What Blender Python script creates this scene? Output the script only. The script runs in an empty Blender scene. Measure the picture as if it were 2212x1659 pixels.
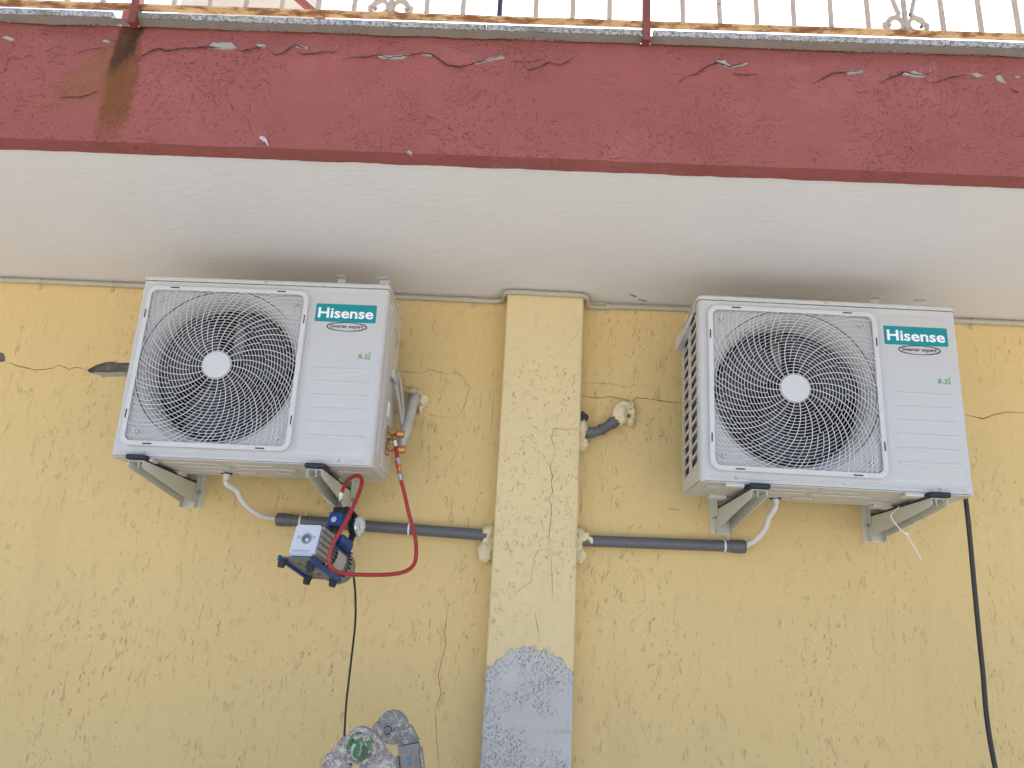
import bpy, bmesh, math, random
from mathutils import Vector, Matrix, noise
random.seed(7)
S = bpy.context.scene
COL = S.collection
R = math.radians

# ------------------------------------------------------------------ camera
CAM = Vector((1.1126, -2.8032, -0.5281))
RV = Vector((0.99860594, 0.01203284, 0.0513944))
UV = Vector((-0.0456869, -0.29061494, 0.95574874))
FV = Vector((-0.02643635, 0.95676443, 0.28966006))
FPX = 1715.13                       # focal length in pixels of a 2212 px wide picture
cd = bpy.data.cameras.new('camera'); cam = bpy.data.objects.new('camera', cd); COL.objects.link(cam)
cd.sensor_width = 36; cd.lens = FPX / 2212 * 36; cd.clip_start = .05; cd.clip_end = 3000
mw = Matrix((RV, UV, -FV)).transposed().to_4x4(); mw.translation = CAM
cam.matrix_world = mw
S.camera = cam

# ------------------------------------------------------------------ sky, sun, exposure
SUN_EL, SUN_AZ = 64.0, 24.0         # sun stands behind the house, a little to the right (azimuth from +Y towards +X)
w = bpy.data.worlds.new('World'); S.world = w; w.use_nodes = True
nt = w.node_tree; nt.nodes.clear()
sky = nt.nodes.new('ShaderNodeTexSky'); sky.sky_type = 'NISHITA'; sky.sun_disc = False
sky.sun_elevation = R(SUN_EL); sky.sun_rotation = R(SUN_AZ)
sky.air_density = 1.0; sky.dust_density = 4.5; sky.ozone_density = 1.0
bg = nt.nodes.new('ShaderNodeBackground'); bg.inputs[1].default_value = .15
wo = nt.nodes.new('ShaderNodeOutputWorld')
nt.links.new(sky.outputs[0], bg.inputs[0]); nt.links.new(bg.outputs[0], wo.inputs[0])
sl = bpy.data.lights.new('sun', 'SUN'); sl.energy = 2.5; sl.angle = R(.53); sl.color = (1, .95, .87)
so = bpy.data.objects.new('sun', sl); COL.objects.link(so)
sd = Vector((math.sin(R(SUN_AZ)) * math.cos(R(SUN_EL)), math.cos(R(SUN_AZ)) * math.cos(R(SUN_EL)), math.sin(R(SUN_EL))))
so.rotation_euler = sd.to_track_quat('Z', 'Y').to_euler(); so.location = (3, 6, 12)
S.view_settings.view_transform = 'Standard'; S.view_settings.look = 'None'
S.view_settings.exposure = 1.3; S.view_settings.gamma = 1
S.render.engine = 'CYCLES'
S.cycles.max_bounces = 6; S.cycles.diffuse_bounces = 4

# ------------------------------------------------------------------ pixels to positions
def ray(x, y): return FV + RV * ((x - 1106) / FPX) - UV * ((y - 829.5) / FPX)
def aty(x, y, Y):
    d = ray(x, y); return CAM + d * ((Y - CAM.y) / d.y)
def atz(x, y, Z):
    d = ray(x, y); return CAM + d * ((Z - CAM.z) / d.z)
def crop(x0, y0, k): return lambda x, y: ((x0 + k * x) / 1.736, (y0 + k * y) / 1.736)

# ------------------------------------------------------------------ mesh helper
class MB:
    def __init__(s): s.v = []; s.f = []
    def add(s, vs, fs):
        n = len(s.v); s.v += [tuple(v) for v in vs]; s.f += [tuple(i + n for i in f) for f in fs]; return s
    def box(s, a, b):
        x0, y0, z0 = a; x1, y1, z1 = b
        return s.add([(x0,y0,z0),(x1,y0,z0),(x1,y1,z0),(x0,y1,z0),(x0,y0,z1),(x1,y0,z1),(x1,y1,z1),(x0,y1,z1)],
                     [(0,3,2,1),(4,5,6,7),(0,1,5,4),(1,2,6,5),(2,3,7,6),(3,0,4,7)])
    def bar(s, p, q, wx, wy, up=(0,0,1)):
        p, q = Vector(p), Vector(q); d = (q - p).normalized(); up = Vector(up)
        if abs(d.dot(up)) > .97: up = Vector((0, 1, 0))
        a = d.cross(up).normalized() * wx / 2; b = d.cross(a).normalized() * wy / 2
        vs = [p-a-b, p+a-b, p+a+b, p-a+b, q-a-b, q+a-b, q+a+b, q-a+b]
        return s.add(vs, [(0,3,2,1),(4,5,6,7),(0,1,5,4),(1,2,6,5),(2,3,7,6),(3,0,4,7)])
    def cyl(s, p, q, r0, r1=None, n=20, caps=True):
        r1 = r0 if r1 is None else r1
        p, q = Vector(p), Vector(q); d = (q - p).normalized()
        a = d.orthogonal().normalized(); b = d.cross(a)
        vs = []
        for c, r in ((p, r0), (q, r1)):
            for i in range(n):
                t = 2*math.pi*i/n; vs.append(c + (a*math.cos(t) + b*math.sin(t))*r)
        fs = [(i, (i+1) % n, n+(i+1) % n, n+i) for i in range(n)]
        if caps: fs += [tuple(range(n-1, -1, -1)), tuple(range(n, 2*n))]
        return s.add(vs, fs)
    def lathe(s, p, d, prof, n=24, cap0=True, cap1=True):      # prof: (distance along d, radius)
        p = Vector(p); d = Vector(d).normalized(); a = d.orthogonal().normalized(); b = d.cross(a)
        vs = []; m = len(prof)
        for (t, r) in prof:
            for i in range(n):
                g = 2*math.pi*i/n; vs.append(p + d*t + (a*math.cos(g) + b*math.sin(g))*r)
        fs = [(k*n+i, k*n+(i+1) % n, (k+1)*n+(i+1) % n, (k+1)*n+i) for k in range(m-1) for i in range(n)]
        if cap0: fs.append(tuple(range(n-1, -1, -1)))
        if cap1: fs.append(tuple(range((m-1)*n, m*n)))
        return s.add(vs, fs)
    def tube(s, pts, r, n=10, caps=True):
        pts = [Vector(p) for p in pts]; m = len(pts); vs = []
        rr = r if callable(r) else (lambda i: r)
        nrm = None
        for i, p in enumerate(pts):
            t = (pts[min(i+1, m-1)] - pts[max(i-1, 0)]).normalized()
            nrm = t.orthogonal().normalized() if nrm is None else (nrm - t*nrm.dot(t)).normalized()
            b = t.cross(nrm)
            for k in range(n):
                g = 2*math.pi*k/n; vs.append(p + (nrm*math.cos(g) + b*math.sin(g))*rr(i))
        fs = [(k*n+i, k*n+(i+1) % n, (k+1)*n+(i+1) % n, (k+1)*n+i) for k in range(m-1) for i in range(n)]
        if caps: fs += [tuple(range(n-1, -1, -1)), tuple(range((m-1)*n, m*n))]
        return s.add(vs, fs)
    def prism(s, poly, d):                                    # closed outline (3D points) pushed by vector d
        n = len(poly); d = Vector(d); poly = [Vector(p) for p in poly]
        vs = poly + [p + d for p in poly]
        return s.add(vs, [tuple(range(n-1, -1, -1)), tuple(range(n, 2*n))] + [(i, (i+1) % n, n+(i+1) % n, n+i) for i in range(n)])
    def ribbon(s, pts, wd, nrm, lift=0.0):                     # flat strip of varying width
        pts = [Vector(p) for p in pts]; nrm = Vector(nrm); m = len(pts); vs = []
        for i, p in enumerate(pts):
            t = (pts[min(i+1, m-1)] - pts[max(i-1, 0)]).normalized(); a = t.cross(nrm).normalized()
            ww = wd(i) if callable(wd) else wd
            vs += [p + a*ww/2 + nrm*lift, p - a*ww/2 + nrm*lift]
        return s.add(vs, [(2*i, 2*i+1, 2*i+3, 2*i+2) for i in range(m-1)])
    def build(s, name, m, parent=None, bevel=0, org=None, smooth=35, fix=True, seg=2):
        me = bpy.data.meshes.new(name)
        vs = [tuple(Vector(v) - org) for v in s.v] if org is not None else s.v
        me.from_pydata(vs, [], s.f); me.update()
        if fix:
            bm = bmesh.new(); bm.from_mesh(me); bmesh.ops.recalc_face_normals(bm, faces=bm.faces); bm.to_mesh(me); bm.free()
        if smooth:
            me.polygons.foreach_set('use_smooth', [True]*len(me.polygons)); me.set_sharp_from_angle(angle=R(smooth))
        me.materials.append(m)
        o = bpy.data.objects.new(name, me); COL.objects.link(o)
        if parent: o.parent = parent
        if bevel:
            b = o.modifiers.new('bevel', 'BEVEL'); b.width = bevel; b.segments = seg; b.limit_method = 'ANGLE'; b.angle_limit = R(40)
        return o

def empty(name, loc, label, cat, group=None):
    o = bpy.data.objects.new(name, None); COL.objects.link(o); o.location = loc; o.empty_display_size = .05
    return tag(o, label, cat, group)
def tag(o, label=None, cat=None, group=None, kind=None):
    if label: o['label'] = label
    if cat: o['category'] = cat
    if group: o['group'] = group
    if kind: o['kind'] = kind
    return o
def dup(o, parent=None):
    c = o.copy(); COL.objects.link(c); c.parent = parent
    for ch in list(o.children): dup(ch, c)
    return c
def spline(pts, n=8):                                          # Catmull-Rom through points
    P = [Vector(p) for p in pts]; P = [P[0]*2 - P[1]] + P + [P[-1]*2 - P[-2]]; out = []
    for i in range(1, len(P)-2):
        a, b, c, d = P[i-1:i+3]
        for k in range(n):
            t = k/n; out.append(.5*((2*b) + (c-a)*t + (2*a-5*b+4*c-d)*t*t + (3*b-a-3*c+d)*t**3))
    return out + [P[-2]]
def rrect(x0, x1, z0, z1, r, n=6):
    out = []
    for cx, cz, a0 in ((x1-r, z1-r, 0), (x0+r, z1-r, 90), (x0+r, z0+r, 180), (x1-r, z0+r, 270)):
        for i in range(n+1):
            a = R(a0 + 90*i/n); out.append((cx + r*math.cos(a), cz + r*math.sin(a)))
    return out
def capsule(mb, x0, x1, z, r, y, h, n=8, taper=.6):            # raised bead on a face that looks to -y
    def loop(rr, yy):
        o = []
        for i in range(n+1): a = R(-90 + 180*i/n); o.append((x1 - r + rr*math.cos(a), yy, z + rr*math.sin(a)))
        for i in range(n+1): a = R(90 + 180*i/n); o.append((x0 + r + rr*math.cos(a), yy, z + rr*math.sin(a)))
        return o
    a, b, c = loop(r, y), loop(r*.8, y - h*.7), loop(r*taper, y - h); m = len(a)
    mb.add(a + b + c, [(i, (i+1) % m, m+(i+1) % m, m+i) for i in range(m)] + [(m+i, m+(i+1) % m, 2*m+(i+1) % m, 2*m+i) for i in range(m)] + [tuple(range(2*m, 3*m))])
    return mb
def lettering(txt, m, parent, x0, x1, zmid, y, shear=0, off=0, h=None, name='lettering'):
    cu = bpy.data.curves.new('t', 'FONT'); cu.body = txt; cu.size = 1; cu.shear = shear; cu.offset = off; cu.extrude = .004; cu.resolution_u = 3
    to = bpy.data.objects.new('t', cu); COL.objects.link(to)
    dg = bpy.context.evaluated_depsgraph_get(); me = bpy.data.meshes.new_from_object(to.evaluated_get(dg))
    bpy.data.objects.remove(to); bpy.data.curves.remove(cu)
    xs = [v.co.x for v in me.vertices]; zs = [v.co.y for v in me.vertices]
    k = (x1 - x0)/(max(xs) - min(xs)); kz = h/(max(zs) - min(zs)) if h else k; zc = (max(zs) + min(zs))/2; xm = min(xs)
    for v in me.vertices:
        X, Z, T = v.co; v.co = (x0 + (X - xm)*k, y - .0006 - T*.03, zmid + (Z - zc)*kz)
    me.name = name; me.materials.clear(); me.materials.append(m)
    o = bpy.data.objects.new(name, me); COL.objects.link(o); o.parent = parent
    return o

# ------------------------------------------------------------------ materials
class NT:
    def __init__(s, name):
        s.m = bpy.data.materials.new(name); s.m.use_nodes = True; s.t = s.m.node_tree
        s.b = s.t.nodes['Principled BSDF']; s.tc = s.t.nodes.new('ShaderNodeTexCoord')
    def L(s, a, b): s.t.links.new(a, b)
    def val(s, sock, v):
        if isinstance(v, bpy.types.NodeSocket): s.L(v, sock)
        else: sock.default_value = v
    def map(s, scale=(1,1,1), rot=(0,0,0), loc=(0,0,0), src=None):
        n = s.t.nodes.new('ShaderNodeMapping'); s.L(src or s.tc.outputs['Object'], n.inputs[0])
        n.inputs['Scale'].default_value = scale; n.inputs['Rotation'].default_value = rot; n.inputs['Location'].default_value = loc
        return n.outputs[0]
    def noise(s, scale, detail=3, rough=.55, vec=None, dist=0, color=False):
        n = s.t.nodes.new('ShaderNodeTexNoise'); n.inputs['Scale'].default_value = scale; n.inputs['Detail'].default_value = detail
        n.inputs['Roughness'].default_value = rough; n.inputs['Distortion'].default_value = dist
        s.L(vec or s.tc.outputs['Object'], n.inputs['Vector']); return n.outputs['Color' if color else 'Fac']
    def ramp(s, f, a, b, smooth=True):
        n = s.t.nodes.new('ShaderNodeMapRange'); n.interpolation_type = 'SMOOTHSTEP' if smooth else 'LINEAR'
        s.L(f, n.inputs[0]); n.inputs[1].default_value = a; n.inputs[2].default_value = b; return n.outputs[0]
    def mth(s, op, a, b=0.0, c=None):
        n = s.t.nodes.new('ShaderNodeMath'); n.operation = op; s.val(n.inputs[0], a); s.val(n.inputs[1], b)
        if c is not None: s.val(n.inputs[2], c)
        return n.outputs[0]
    def mix(s, f, a, b, mode='MIX'):
        n = s.t.nodes.new('ShaderNodeMix'); n.data_type = 'RGBA'; n.blend_type = mode; s.val(n.inputs[0], f)
        for k, v in ((6, a), (7, b)):
            if isinstance(v, tuple): n.inputs[k].default_value = (*v, 1) if len(v) == 3 else v
            else: s.L(v, n.inputs[k])
        return n.outputs[2]
    def xyz(s, src=None):
        n = s.t.nodes.new('ShaderNodeSeparateXYZ'); s.L(src or s.tc.outputs['Object'], n.inputs[0]); return n.outputs
    def bump(s, h, strength=.5, dist=.002, prev=None):
        n = s.t.nodes.new('ShaderNodeBump'); n.inputs['Strength'].default_value = strength; n.inputs['Distance'].default_value = dist
        s.L(h, n.inputs['Height'])
        if prev: s.L(prev, n.inputs['Normal'])
        return n.outputs[0]
    def out(s, col=None, rough=None, bump=None, metal=None, spec=None):
        if col is not None: s.val(s.b.inputs['Base Color'], (*col, 1) if isinstance(col, tuple) else col)
        if rough is not None: s.val(s.b.inputs['Roughness'], rough)
        if metal is not None: s.val(s.b.inputs['Metallic'], metal)
        if spec is not None: s.val(s.b.inputs['Specular IOR Level'], spec)
        if bump is not None: s.L(bump, s.b.inputs['Normal'])
        return s.m
def sc(c, k): return tuple(min(1, x*k) for x in c)
def mat(name, c, rough=.5, metal=0, var=.08, vs=6, bump=0, bs=80, dirt=None, dk=.55, spec=None):
    n = NT(name)
    col = n.mix(n.noise(vs, 4), sc(c, 1-var), sc(c, 1+var))
    if dirt: col = n.mix(n.ramp(n.noise(vs*2.3, 6, .7), dk, dk+.18), col, dirt)
    rg = n.mth('MULTIPLY_ADD', n.noise(vs*3, 3), .16, max(.02, rough-.08))
    b = n.bump(n.noise(bs, 3), .4, bump) if bump else None
    return n.out(col, rg, b, metal, spec)

def plaster(name, base, pillar=False):
    n = NT(name)
    warp = n.noise(2.2, 2, color=True)
    va = n.t.nodes.new('ShaderNodeVectorMath'); va.operation = 'MULTIPLY_ADD'
    n.L(warp, va.inputs[0]); va.inputs[1].default_value = (.05, 0, .05); n.L(n.tc.outputs['Object'], va.inputs[2])
    v = va.outputs[0]
    kz = .36 if pillar else .10
    def gouge(sx, loc, width, seed_scale, lo):
        q = n.map((1, 1, kz), loc=loc, src=v)
        c = n.mth('ABSOLUTE', n.mth('SUBTRACT', n.noise(sx, 2.0, .5, q, .3), .5))
        line = n.mth('SUBTRACT', 1.0, n.ramp(c, width*.2, width))
        brk = n.ramp(n.noise(seed_scale, 1.5, .5, n.map((1, 1, .8 if pillar else .42), loc=loc, src=v)), lo, lo+.06)
        return n.mth('MULTIPLY', line, brk)
    clus = n.ramp(n.noise(3.2, 3, .6, n.map((1, 1, .7), loc=(3, 0, 1))), .40, .68)
    g1 = gouge(125 if not pillar else 140, (0, 0, 0), .011, 34, .57)
    g2 = gouge(175, (4.7, 0, 2.2), .013, 56, .60)
    g = n.mth('MULTIPLY', n.mth('MAXIMUM', g1, g2), n.mth('MULTIPLY_ADD', clus, .9, .1))
    pit = n.mth('MULTIPLY', n.ramp(n.noise(120, 1, .5, n.map((1, 1, .55))), .70, .75), clus)
    g = n.mth('MAXIMUM', g, pit)
    grain = n.noise(300, 1, .6)
    blot = n.noise(1.4, 4, .6)
    col = n.mix(blot, sc(base, .93), sc(base, 1.06))
    streak = n.ramp(n.noise(6, 4, .6, n.map((1, 1, .12), loc=(1, 1, 5))), .56, .78)
    col = n.mix(n.mth('MULTIPLY', streak, .16), col, sc(base, .62))
    col = n.mix(n.mth('MULTIPLY', g, .34), col, (base[0]*.46, base[1]*.33, base[2]*.22))
    hgt = n.mth('SUBTRACT', n.mth('MULTIPLY', grain, .10), g)
    if pillar:
        x, y, z = n.xyz()
        # cement repair with a ragged arched upper edge
        arch = n.mth('MULTIPLY', n.mth('POWER', n.mth('ABSOLUTE', n.mth('SUBTRACT', x, 1.146)), 2.0), -3.2)
        edge = n.mth('ADD', n.mth('MULTIPLY_ADD', n.noise(38, 5, .65), .05, -.025), n.mth('MULTIPLY_ADD', n.noise(11, 2), .06, -.03))
        top = n.mth('ADD', n.mth('ADD', arch, edge), PATCH_Z)
        d = n.mth('SUBTRACT', top, z)
        m = n.ramp(d, -.0015, .0025)
        rim = n.mth('MULTIPLY', n.ramp(d, -.016, -.002), n.ramp(n.noise(60, 4, .7), .42, .55))
        cem = n.mix(n.noise(5, 6, .65), (.48, .465, .44), (.60, .585, .56))
        pits = n.mth('MULTIPLY', n.ramp(n.noise(260, 2, .6, n.map((1, 1, .6), rot=(0, .4, 0))), .56, .68), n.ramp(n.noise(9, 3), .38, .55))
        cem = n.mix(n.mth('MULTIPLY', pits, .48), cem, (.16, .15, .14))
        col = n.mix(n.mth('MULTIPLY', rim, .6), col, (.36, .31, .25))
        col = n.mix(m, col, cem)
        hgt = n.mth('ADD', n.mth('MULTIPLY', hgt, n.mth('SUBTRACT', 1.0, m)), n.mth('MULTIPLY', m, n.mth('MULTIPLY_ADD', pits, -.9, .55)))
    return n.out(col, .92, n.bump(hgt, .9, .0042), spec=.2)

def fascia_mat(stains):
    n = NT('red_fascia_paint'); base = (.325, .099, .085)
    w1 = n.noise(3.0, 3, color=True)
    va = n.t.nodes.new('ShaderNodeVectorMath'); va.operation = 'MULTIPLY_ADD'
    n.L(w1, va.inputs[0]); va.inputs[1].default_value = (.35, 0, .35); n.L(n.tc.outputs['Object'], va.inputs[2]); v = va.outputs[0]
    q = n.map((.4, 1, 1), src=v)
    c = n.mth('ABSOLUTE', n.mth('SUBTRACT', n.noise(190, 2, .6, q), .5))
    line = n.mth('SUBTRACT', 1.0, n.ramp(c, .004, .03))
    brk = n.ramp(n.noise(90, 2, .5, v), .53, .60)
    clus = n.ramp(n.noise(3.6, 3, .6), .42, .68)
    g = n.mth('MULTIPLY', n.mth('MULTIPLY', line, brk), clus)
    col = n.mix(n.noise(2.1, 6, .65), sc(base, .80), sc(base, 1.20))
    col = n.mix(n.mth('MULTIPLY', n.ramp(n.noise(5, 5, .7, n.map(loc=(7, 0, 0))), .5, .75), .3), col, (.42, .16, .16))
    chalk = n.mth('MULTIPLY', n.ramp(n.noise(26, 5, .7, n.map((1, 1, .1), loc=(2, 0, 4))), .62, .76), n.ramp(n.noise(2.2, 2, .5, n.map(loc=(9, 0, 0))), .5, .66))
    col = n.mix(n.mth('MULTIPLY', chalk, .30), col, (.55, .38, .38))
    col = n.mix(n.mth('MULTIPLY', g, .26), col, sc(base, .40))
    speck = n.mth('MULTIPLY', n.ramp(n.noise(260, 2, .6, n.map((.6, 1, 1), src=v)), .62, .72), n.ramp(n.noise(3.1, 3, .6, n.map(loc=(4, 0, 2))), .42, .68))
    col = n.mix(n.mth('MULTIPLY', speck, .22), col, sc(base, .45))
    x, y, z = n.xyz()
    for (x0, z0, x1, z1, wa, wb, cc, k) in stains:             # run-off below a rusted post foot
        t = n.mth('DIVIDE', n.mth('SUBTRACT', z0, z), z0 - z1)
        cx = n.mth('MULTIPLY_ADD', t, x1 - x0, x0)
        wd = n.mth('MULTIPLY_ADD', t, wb - wa, wa)
        wob = n.mth('MULTIPLY_ADD', n.noise(9, 4, .65, n.map((1, 1, .35))), .12, -.06)
        d = n.mth('DIVIDE', n.mth('ABSOLUTE', n.mth('ADD', n.mth('SUBTRACT', x, cx), wob)), wd)
        mk = n.mth('SUBTRACT', 1.0, n.ramp(d, .35, 1.0))
        mk = n.mth('MULTIPLY', mk, n.mth('MULTIPLY', n.ramp(t, 1.12, .70), n.ramp(t, -.06, .0)))
        mk = n.mth('MULTIPLY', mk, n.mth('MULTIPLY_ADD', n.noise(14, 4, .6, n.map((1, 1, .2))), .9, .35))
        col = n.mix(n.mth('MULTIPLY', mk, k), col, cc)
    hgt = n.mth('SUBTRACT', n.mth('MULTIPLY_ADD', n.noise(170, 3, .65), .8, n.mth('MULTIPLY', n.noise(28, 4, .6, v), .6)), n.mth('MAXIMUM', g, speck))
    return n.out(col, .9, n.bump(hgt, .9, .0045), spec=.25)

def rust_paint():
    n = NT('rusty_cream_iron')
    r = n.ramp(n.noise(26, 6, .7, n.map((.45, 1, 1))), .44, .57)
    col = n.mix(n.noise(9, 4), (.56, .32, .12), (.70, .50, .27))
    col = n.mix(r, col, n.mix(n.noise(60, 3), (.16, .055, .018), (.36, .15, .05)))
    return n.out(col, .75, n.bump(n.noise(140, 4, .7), .6, .0015))
def stone_mat():
    n = NT('lichen_stone')
    col = n.mix(n.ramp(n.noise(150, 4, .7), .40, .58), (.15, .15, .14), (.47, .46, .44))
    col = n.mix(n.mth('MULTIPLY', n.ramp(n.noise(7, 4, .6, n.map((1, 1, 3))), .52, .66), .7), col, (.13, .125, .045))
    col = n.mix(n.ramp(n.noise(5, 4, .6, n.map(loc=(5, 0, 0))), .6, .72), col, (.42, .39, .34))
    return n.out(col, .85, n.bump(n.noise(160, 4, .7), .7, .002))
def ladder_mat(name, amount):
    n = NT(name)
    spl = n.ramp(n.noise(95, 7, .75, n.map((1, 1, .8)), 1.2), .60-amount*.24, .66-amount*.20)
    fine = n.ramp(n.noise(420, 3, .6), .60, .68)
    pl = n.mix(n.ramp(n.noise(60, 5, .7, n.map(loc=(3, 1, 2))), .35, .65), (.24, .19, .15), (.60, .57, .53))
    pl = n.mix(n.ramp(n.noise(260, 4, .7), .50, .62), pl, (.20, .18, .17))
    al = n.mix(n.noise(30, 4, .6), (.20, .205, .22), (.36, .37, .39))
    m = n.mth('MAXIMUM', spl, n.mth('MULTIPLY', fine, .6))
    col = n.mix(m, al, pl)
    return n.out(col, n.mth('MULTIPLY_ADD', m, .45, .38), n.bump(m, .8, .0012), n.mth('MULTIPLY_ADD', m, -.75, .75))

WHITE = mat('white_enamel', (.55, .545, .525), .20, var=.015, vs=3, spec=.5)
LIDM = mat('white_enamel_lid', (.55, .55, .52), .26, var=.015, vs=3)
PLAST = mat('white_guard_plastic', (.60, .595, .58), .38, var=.02)
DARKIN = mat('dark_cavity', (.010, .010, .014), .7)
FANM = mat('charcoal_fan_plastic', (.022, .022, .028), .45)
SLOT = mat('slot_black', (.02, .02, .022), .6)
FIN = mat('teal_coil_fins', (.09, .20, .24), .45, .3, var=.25, vs=30)
STEEL = mat('zinc_steel', (.45, .45, .46), .38, .85)
TEAL = mat('teal_sticker', (.0, .245, .262), .3, var=.01)
INKW = mat('white_ink', (.85, .86, .86), .35, var=.01)
INKB = mat('black_ink', (.015, .015, .016), .4)
INKG = mat('green_ink', (.08, .33, .02), .4)
PAN = mat('galvanised_pan', (.60, .585, .54), .42, .15, var=.12, vs=9, dirt=(.38, .35, .30), dk=.56)
BRK = mat('bracket_enamel', (.60, .61, .52), .42, var=.05)
RUB = mat('navy_rubber', (.018, .02, .035), .6)
GREYP = mat('grey_pvc', (.115, .118, .126), .42, var=.06)
GREYD = mat('dark_grey_pvc', (.055, .06, .068), .45)
HOSEW = mat('white_corrugated_plastic', (.68, .67, .62), .5)
FOAM = mat('cream_foam', (.74, .63, .40), .85, var=.14, vs=18, bump=.006, bs=45)
TIEM = mat('white_nylon', (.78, .76, .70), .45)
LAG = mat('pipe_lagging', (.50, .48, .45), .65, var=.06, bump=.003, bs=30)
CABG = mat('grey_cable', (.40, .39, .38), .5)
BRASS = mat('brass', (.48, .27, .10), .36, .85, var=.15, vs=30)
REDH = mat('red_hose_rubber', (.36, .022, .024), .42, var=.06)
REDP = mat('red_lever_plastic', (.68, .012, .02), .35)
SILV = mat('silver_fitting', (.50, .50, .50), .3, .7)
BLUEP = mat('blue_enamel', (.012, .055, .21), .38)
SILP = mat('silver_paint', (.36, .365, .38), .36, .6, var=.08, vs=14)
ALU = mat('grey_cast_motor', (.24, .24, .23), .45, .4, var=.12)
BLK = mat('black_plastic', (.014, .014, .016), .45)
BLKC = mat('black_cable', (.016, .017, .02), .42)
GLASS = mat('dial_white', (.66, .70, .70), .25)
CHROME = mat('chrome', (.75, .75, .74), .15, 1.0, var=.02)
COND = mat('painted_conduit', (.47, .43, .32), .55, var=.12, vs=9, dirt=(.62, .60, .55), dk=.6)
CRACK = mat('crack_dark', (.085, .05, .028), .95)
CRACKF = mat('crack_fine', (.24, .14, .065), .95)
CRACKR = mat('crack_red_dark', (.05, .018, .018), .95)
CEMENT = mat('bare_cement', (.34, .31, .26), .95, var=.25, vs=40, bump=.004, bs=120)
SPALL = mat('broken_render', (.20, .165, .14), .95, var=.35, vs=30, bump=.012, bs=60)
MORTAR = mat('mortar', (.23, .195, .155), .95, var=.2, vs=20, bump=.006, bs=60)
SPLASH = mat('chalky_splash', (.52, .42, .42), .9, var=.25, vs=60)
RUST = rust_paint(); STONE = stone_mat()
POSTM = mat('red_brown_post', (.20, .05, .035), .6, var=.3, vs=20, dirt=(.42, .36, .33), dk=.6, bump=.002)
IRON = mat('weathered_cream_iron', (.46, .38, .30), .65, var=.2, vs=25, dirt=(.20, .09, .045), dk=.55)
IRONB = mat('black_painted_iron', (.03, .03, .05), .5)
CREAM = mat('cream_house_paint', (.72, .62, .50), .85)
REDW = mat('red_house_timber', (.32, .085, .075), .7)
LAD1 = ladder_mat('plaster_splashed_aluminium', .9); LAD2 = ladder_mat('dusty_aluminium', .75); LAD3 = ladder_mat('bare_aluminium', .12)
def green_cap():
    n = NT('green_cap_splashed')
    s_ = n.ramp(n.noise(62, 6, .7, n.map((1, 1, .7)), 1.2), .49, .54)
    col = n.mix(s_, (.012, .15, .035), n.mix(n.noise(90, 4, .7), (.22, .18, .15), (.58, .54, .49)))
    return n.out(col, .5, n.bump(s_, .8, .0012))
GREEN = green_cap()
BLUSPOT = mat('blue_paint_spot', (.10, .24, .38), .6)
n_ = NT('soffit_paint')
sf_ = n_.mix(n_.noise(1.6, 6, .65), (.70, .685, .66), (.82, .805, .78))
sf_ = n_.mix(n_.mth('MULTIPLY', n_.ramp(n_.noise(7, 4, .6, n_.map((.25, 1.6, 1))), .55, .8), .12), sf_, (.56, .53, .49))
sf_ = n_.mix(n_.mth('MULTIPLY', n_.ramp(n_.noise(90, 2, .5), .70, .74), .25), sf_, (.45, .41, .37))
SOFFIT = n_.out(sf_, .9, n_.bump(n_.noise(45, 4, .6, n_.map((.4, 1.4, 1))), .5, .003), spec=.2)
n_ = NT('paving')
PAVE = n_.out(n_.mix(n_.noise(.7, 8, .65), (.43, .425, .41), (.53, .525, .505)), .9, n_.bump(n_.noise(60, 5, .7), .4, .004))

# ------------------------------------------------------------------ measured planes
ZC = .6582; YB = -.9699; ZFT = 1.034; GZ = -2.13
PX0, PX1, PP = 1.0022, 1.286, .087
XA, XB = -4.2, 6.6
PATCH_Z = aty(1145, 1402, -PP).z
tl_, tr_ = .006, -.0061
W, H, D = .81, .604, .274

# ------------------------------------------------------------------ ground
g = MB().add([(-300, -300, GZ), (300, -300, GZ), (300, 300, GZ), (-300, 300, GZ)], [(0, 1, 2, 3)]).build('ground', PAVE, smooth=0)
tag(g, kind='structure')

# ------------------------------------------------------------------ yellow wall with two broken-out hollows
C7 = crop(0, 980, .3134)
hole = [(1040,1300),(1085,1275),(1150,1240),(1200,1225),(1262,1205),(1345,1200),(1420,1215),(1500,1212),(1620,1225),(1640,1300),(1600,1372),(1440,1368),(1345,1378),(1225,1386),(1180,1352),(1120,1350),(1075,1330)]
h1 = [aty(*C7(x, y), 0) for x, y in hole]
h2 = [aty(*C7(x, y), 0) for x, y in [(-60,1085),(0,1088),(38,1098),(60,1130),(64,1172),(55,1200),(20,1203),(0,1205),(-70,1210)]]
bm = bmesh.new()
def loop(pts):
    vs = [bm.verts.new(p) for p in pts]; return [bm.edges.new((vs[i], vs[(i+1) % len(vs)])) for i in range(len(vs))]
ed = loop([(XA, 0, GZ), (XB, 0, GZ), (XB, 0, ZC+.02), (XA, 0, ZC+.02)]) + loop(h1) + loop(h2)
bmesh.ops.triangle_fill(bm, use_beauty=True, use_dissolve=False, edges=ed, normal=(0, -1, 0))
bmesh.ops.recalc_face_normals(bm, faces=bm.faces)
me = bpy.data.meshes.new('wall'); bm.to_mesh(me); bm.free()
if me.polygons[0].normal.y > 0: me.flip_normals()
wall = bpy.data.objects.new('wall', me); COL.objects.link(wall); me.materials.append(plaster('yellow_scratched_plaster', (.72, .54, .25)))
tag(wall, 'yellow scratched plaster house wall with horizontal cracks, under the balcony', 'wall')
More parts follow.
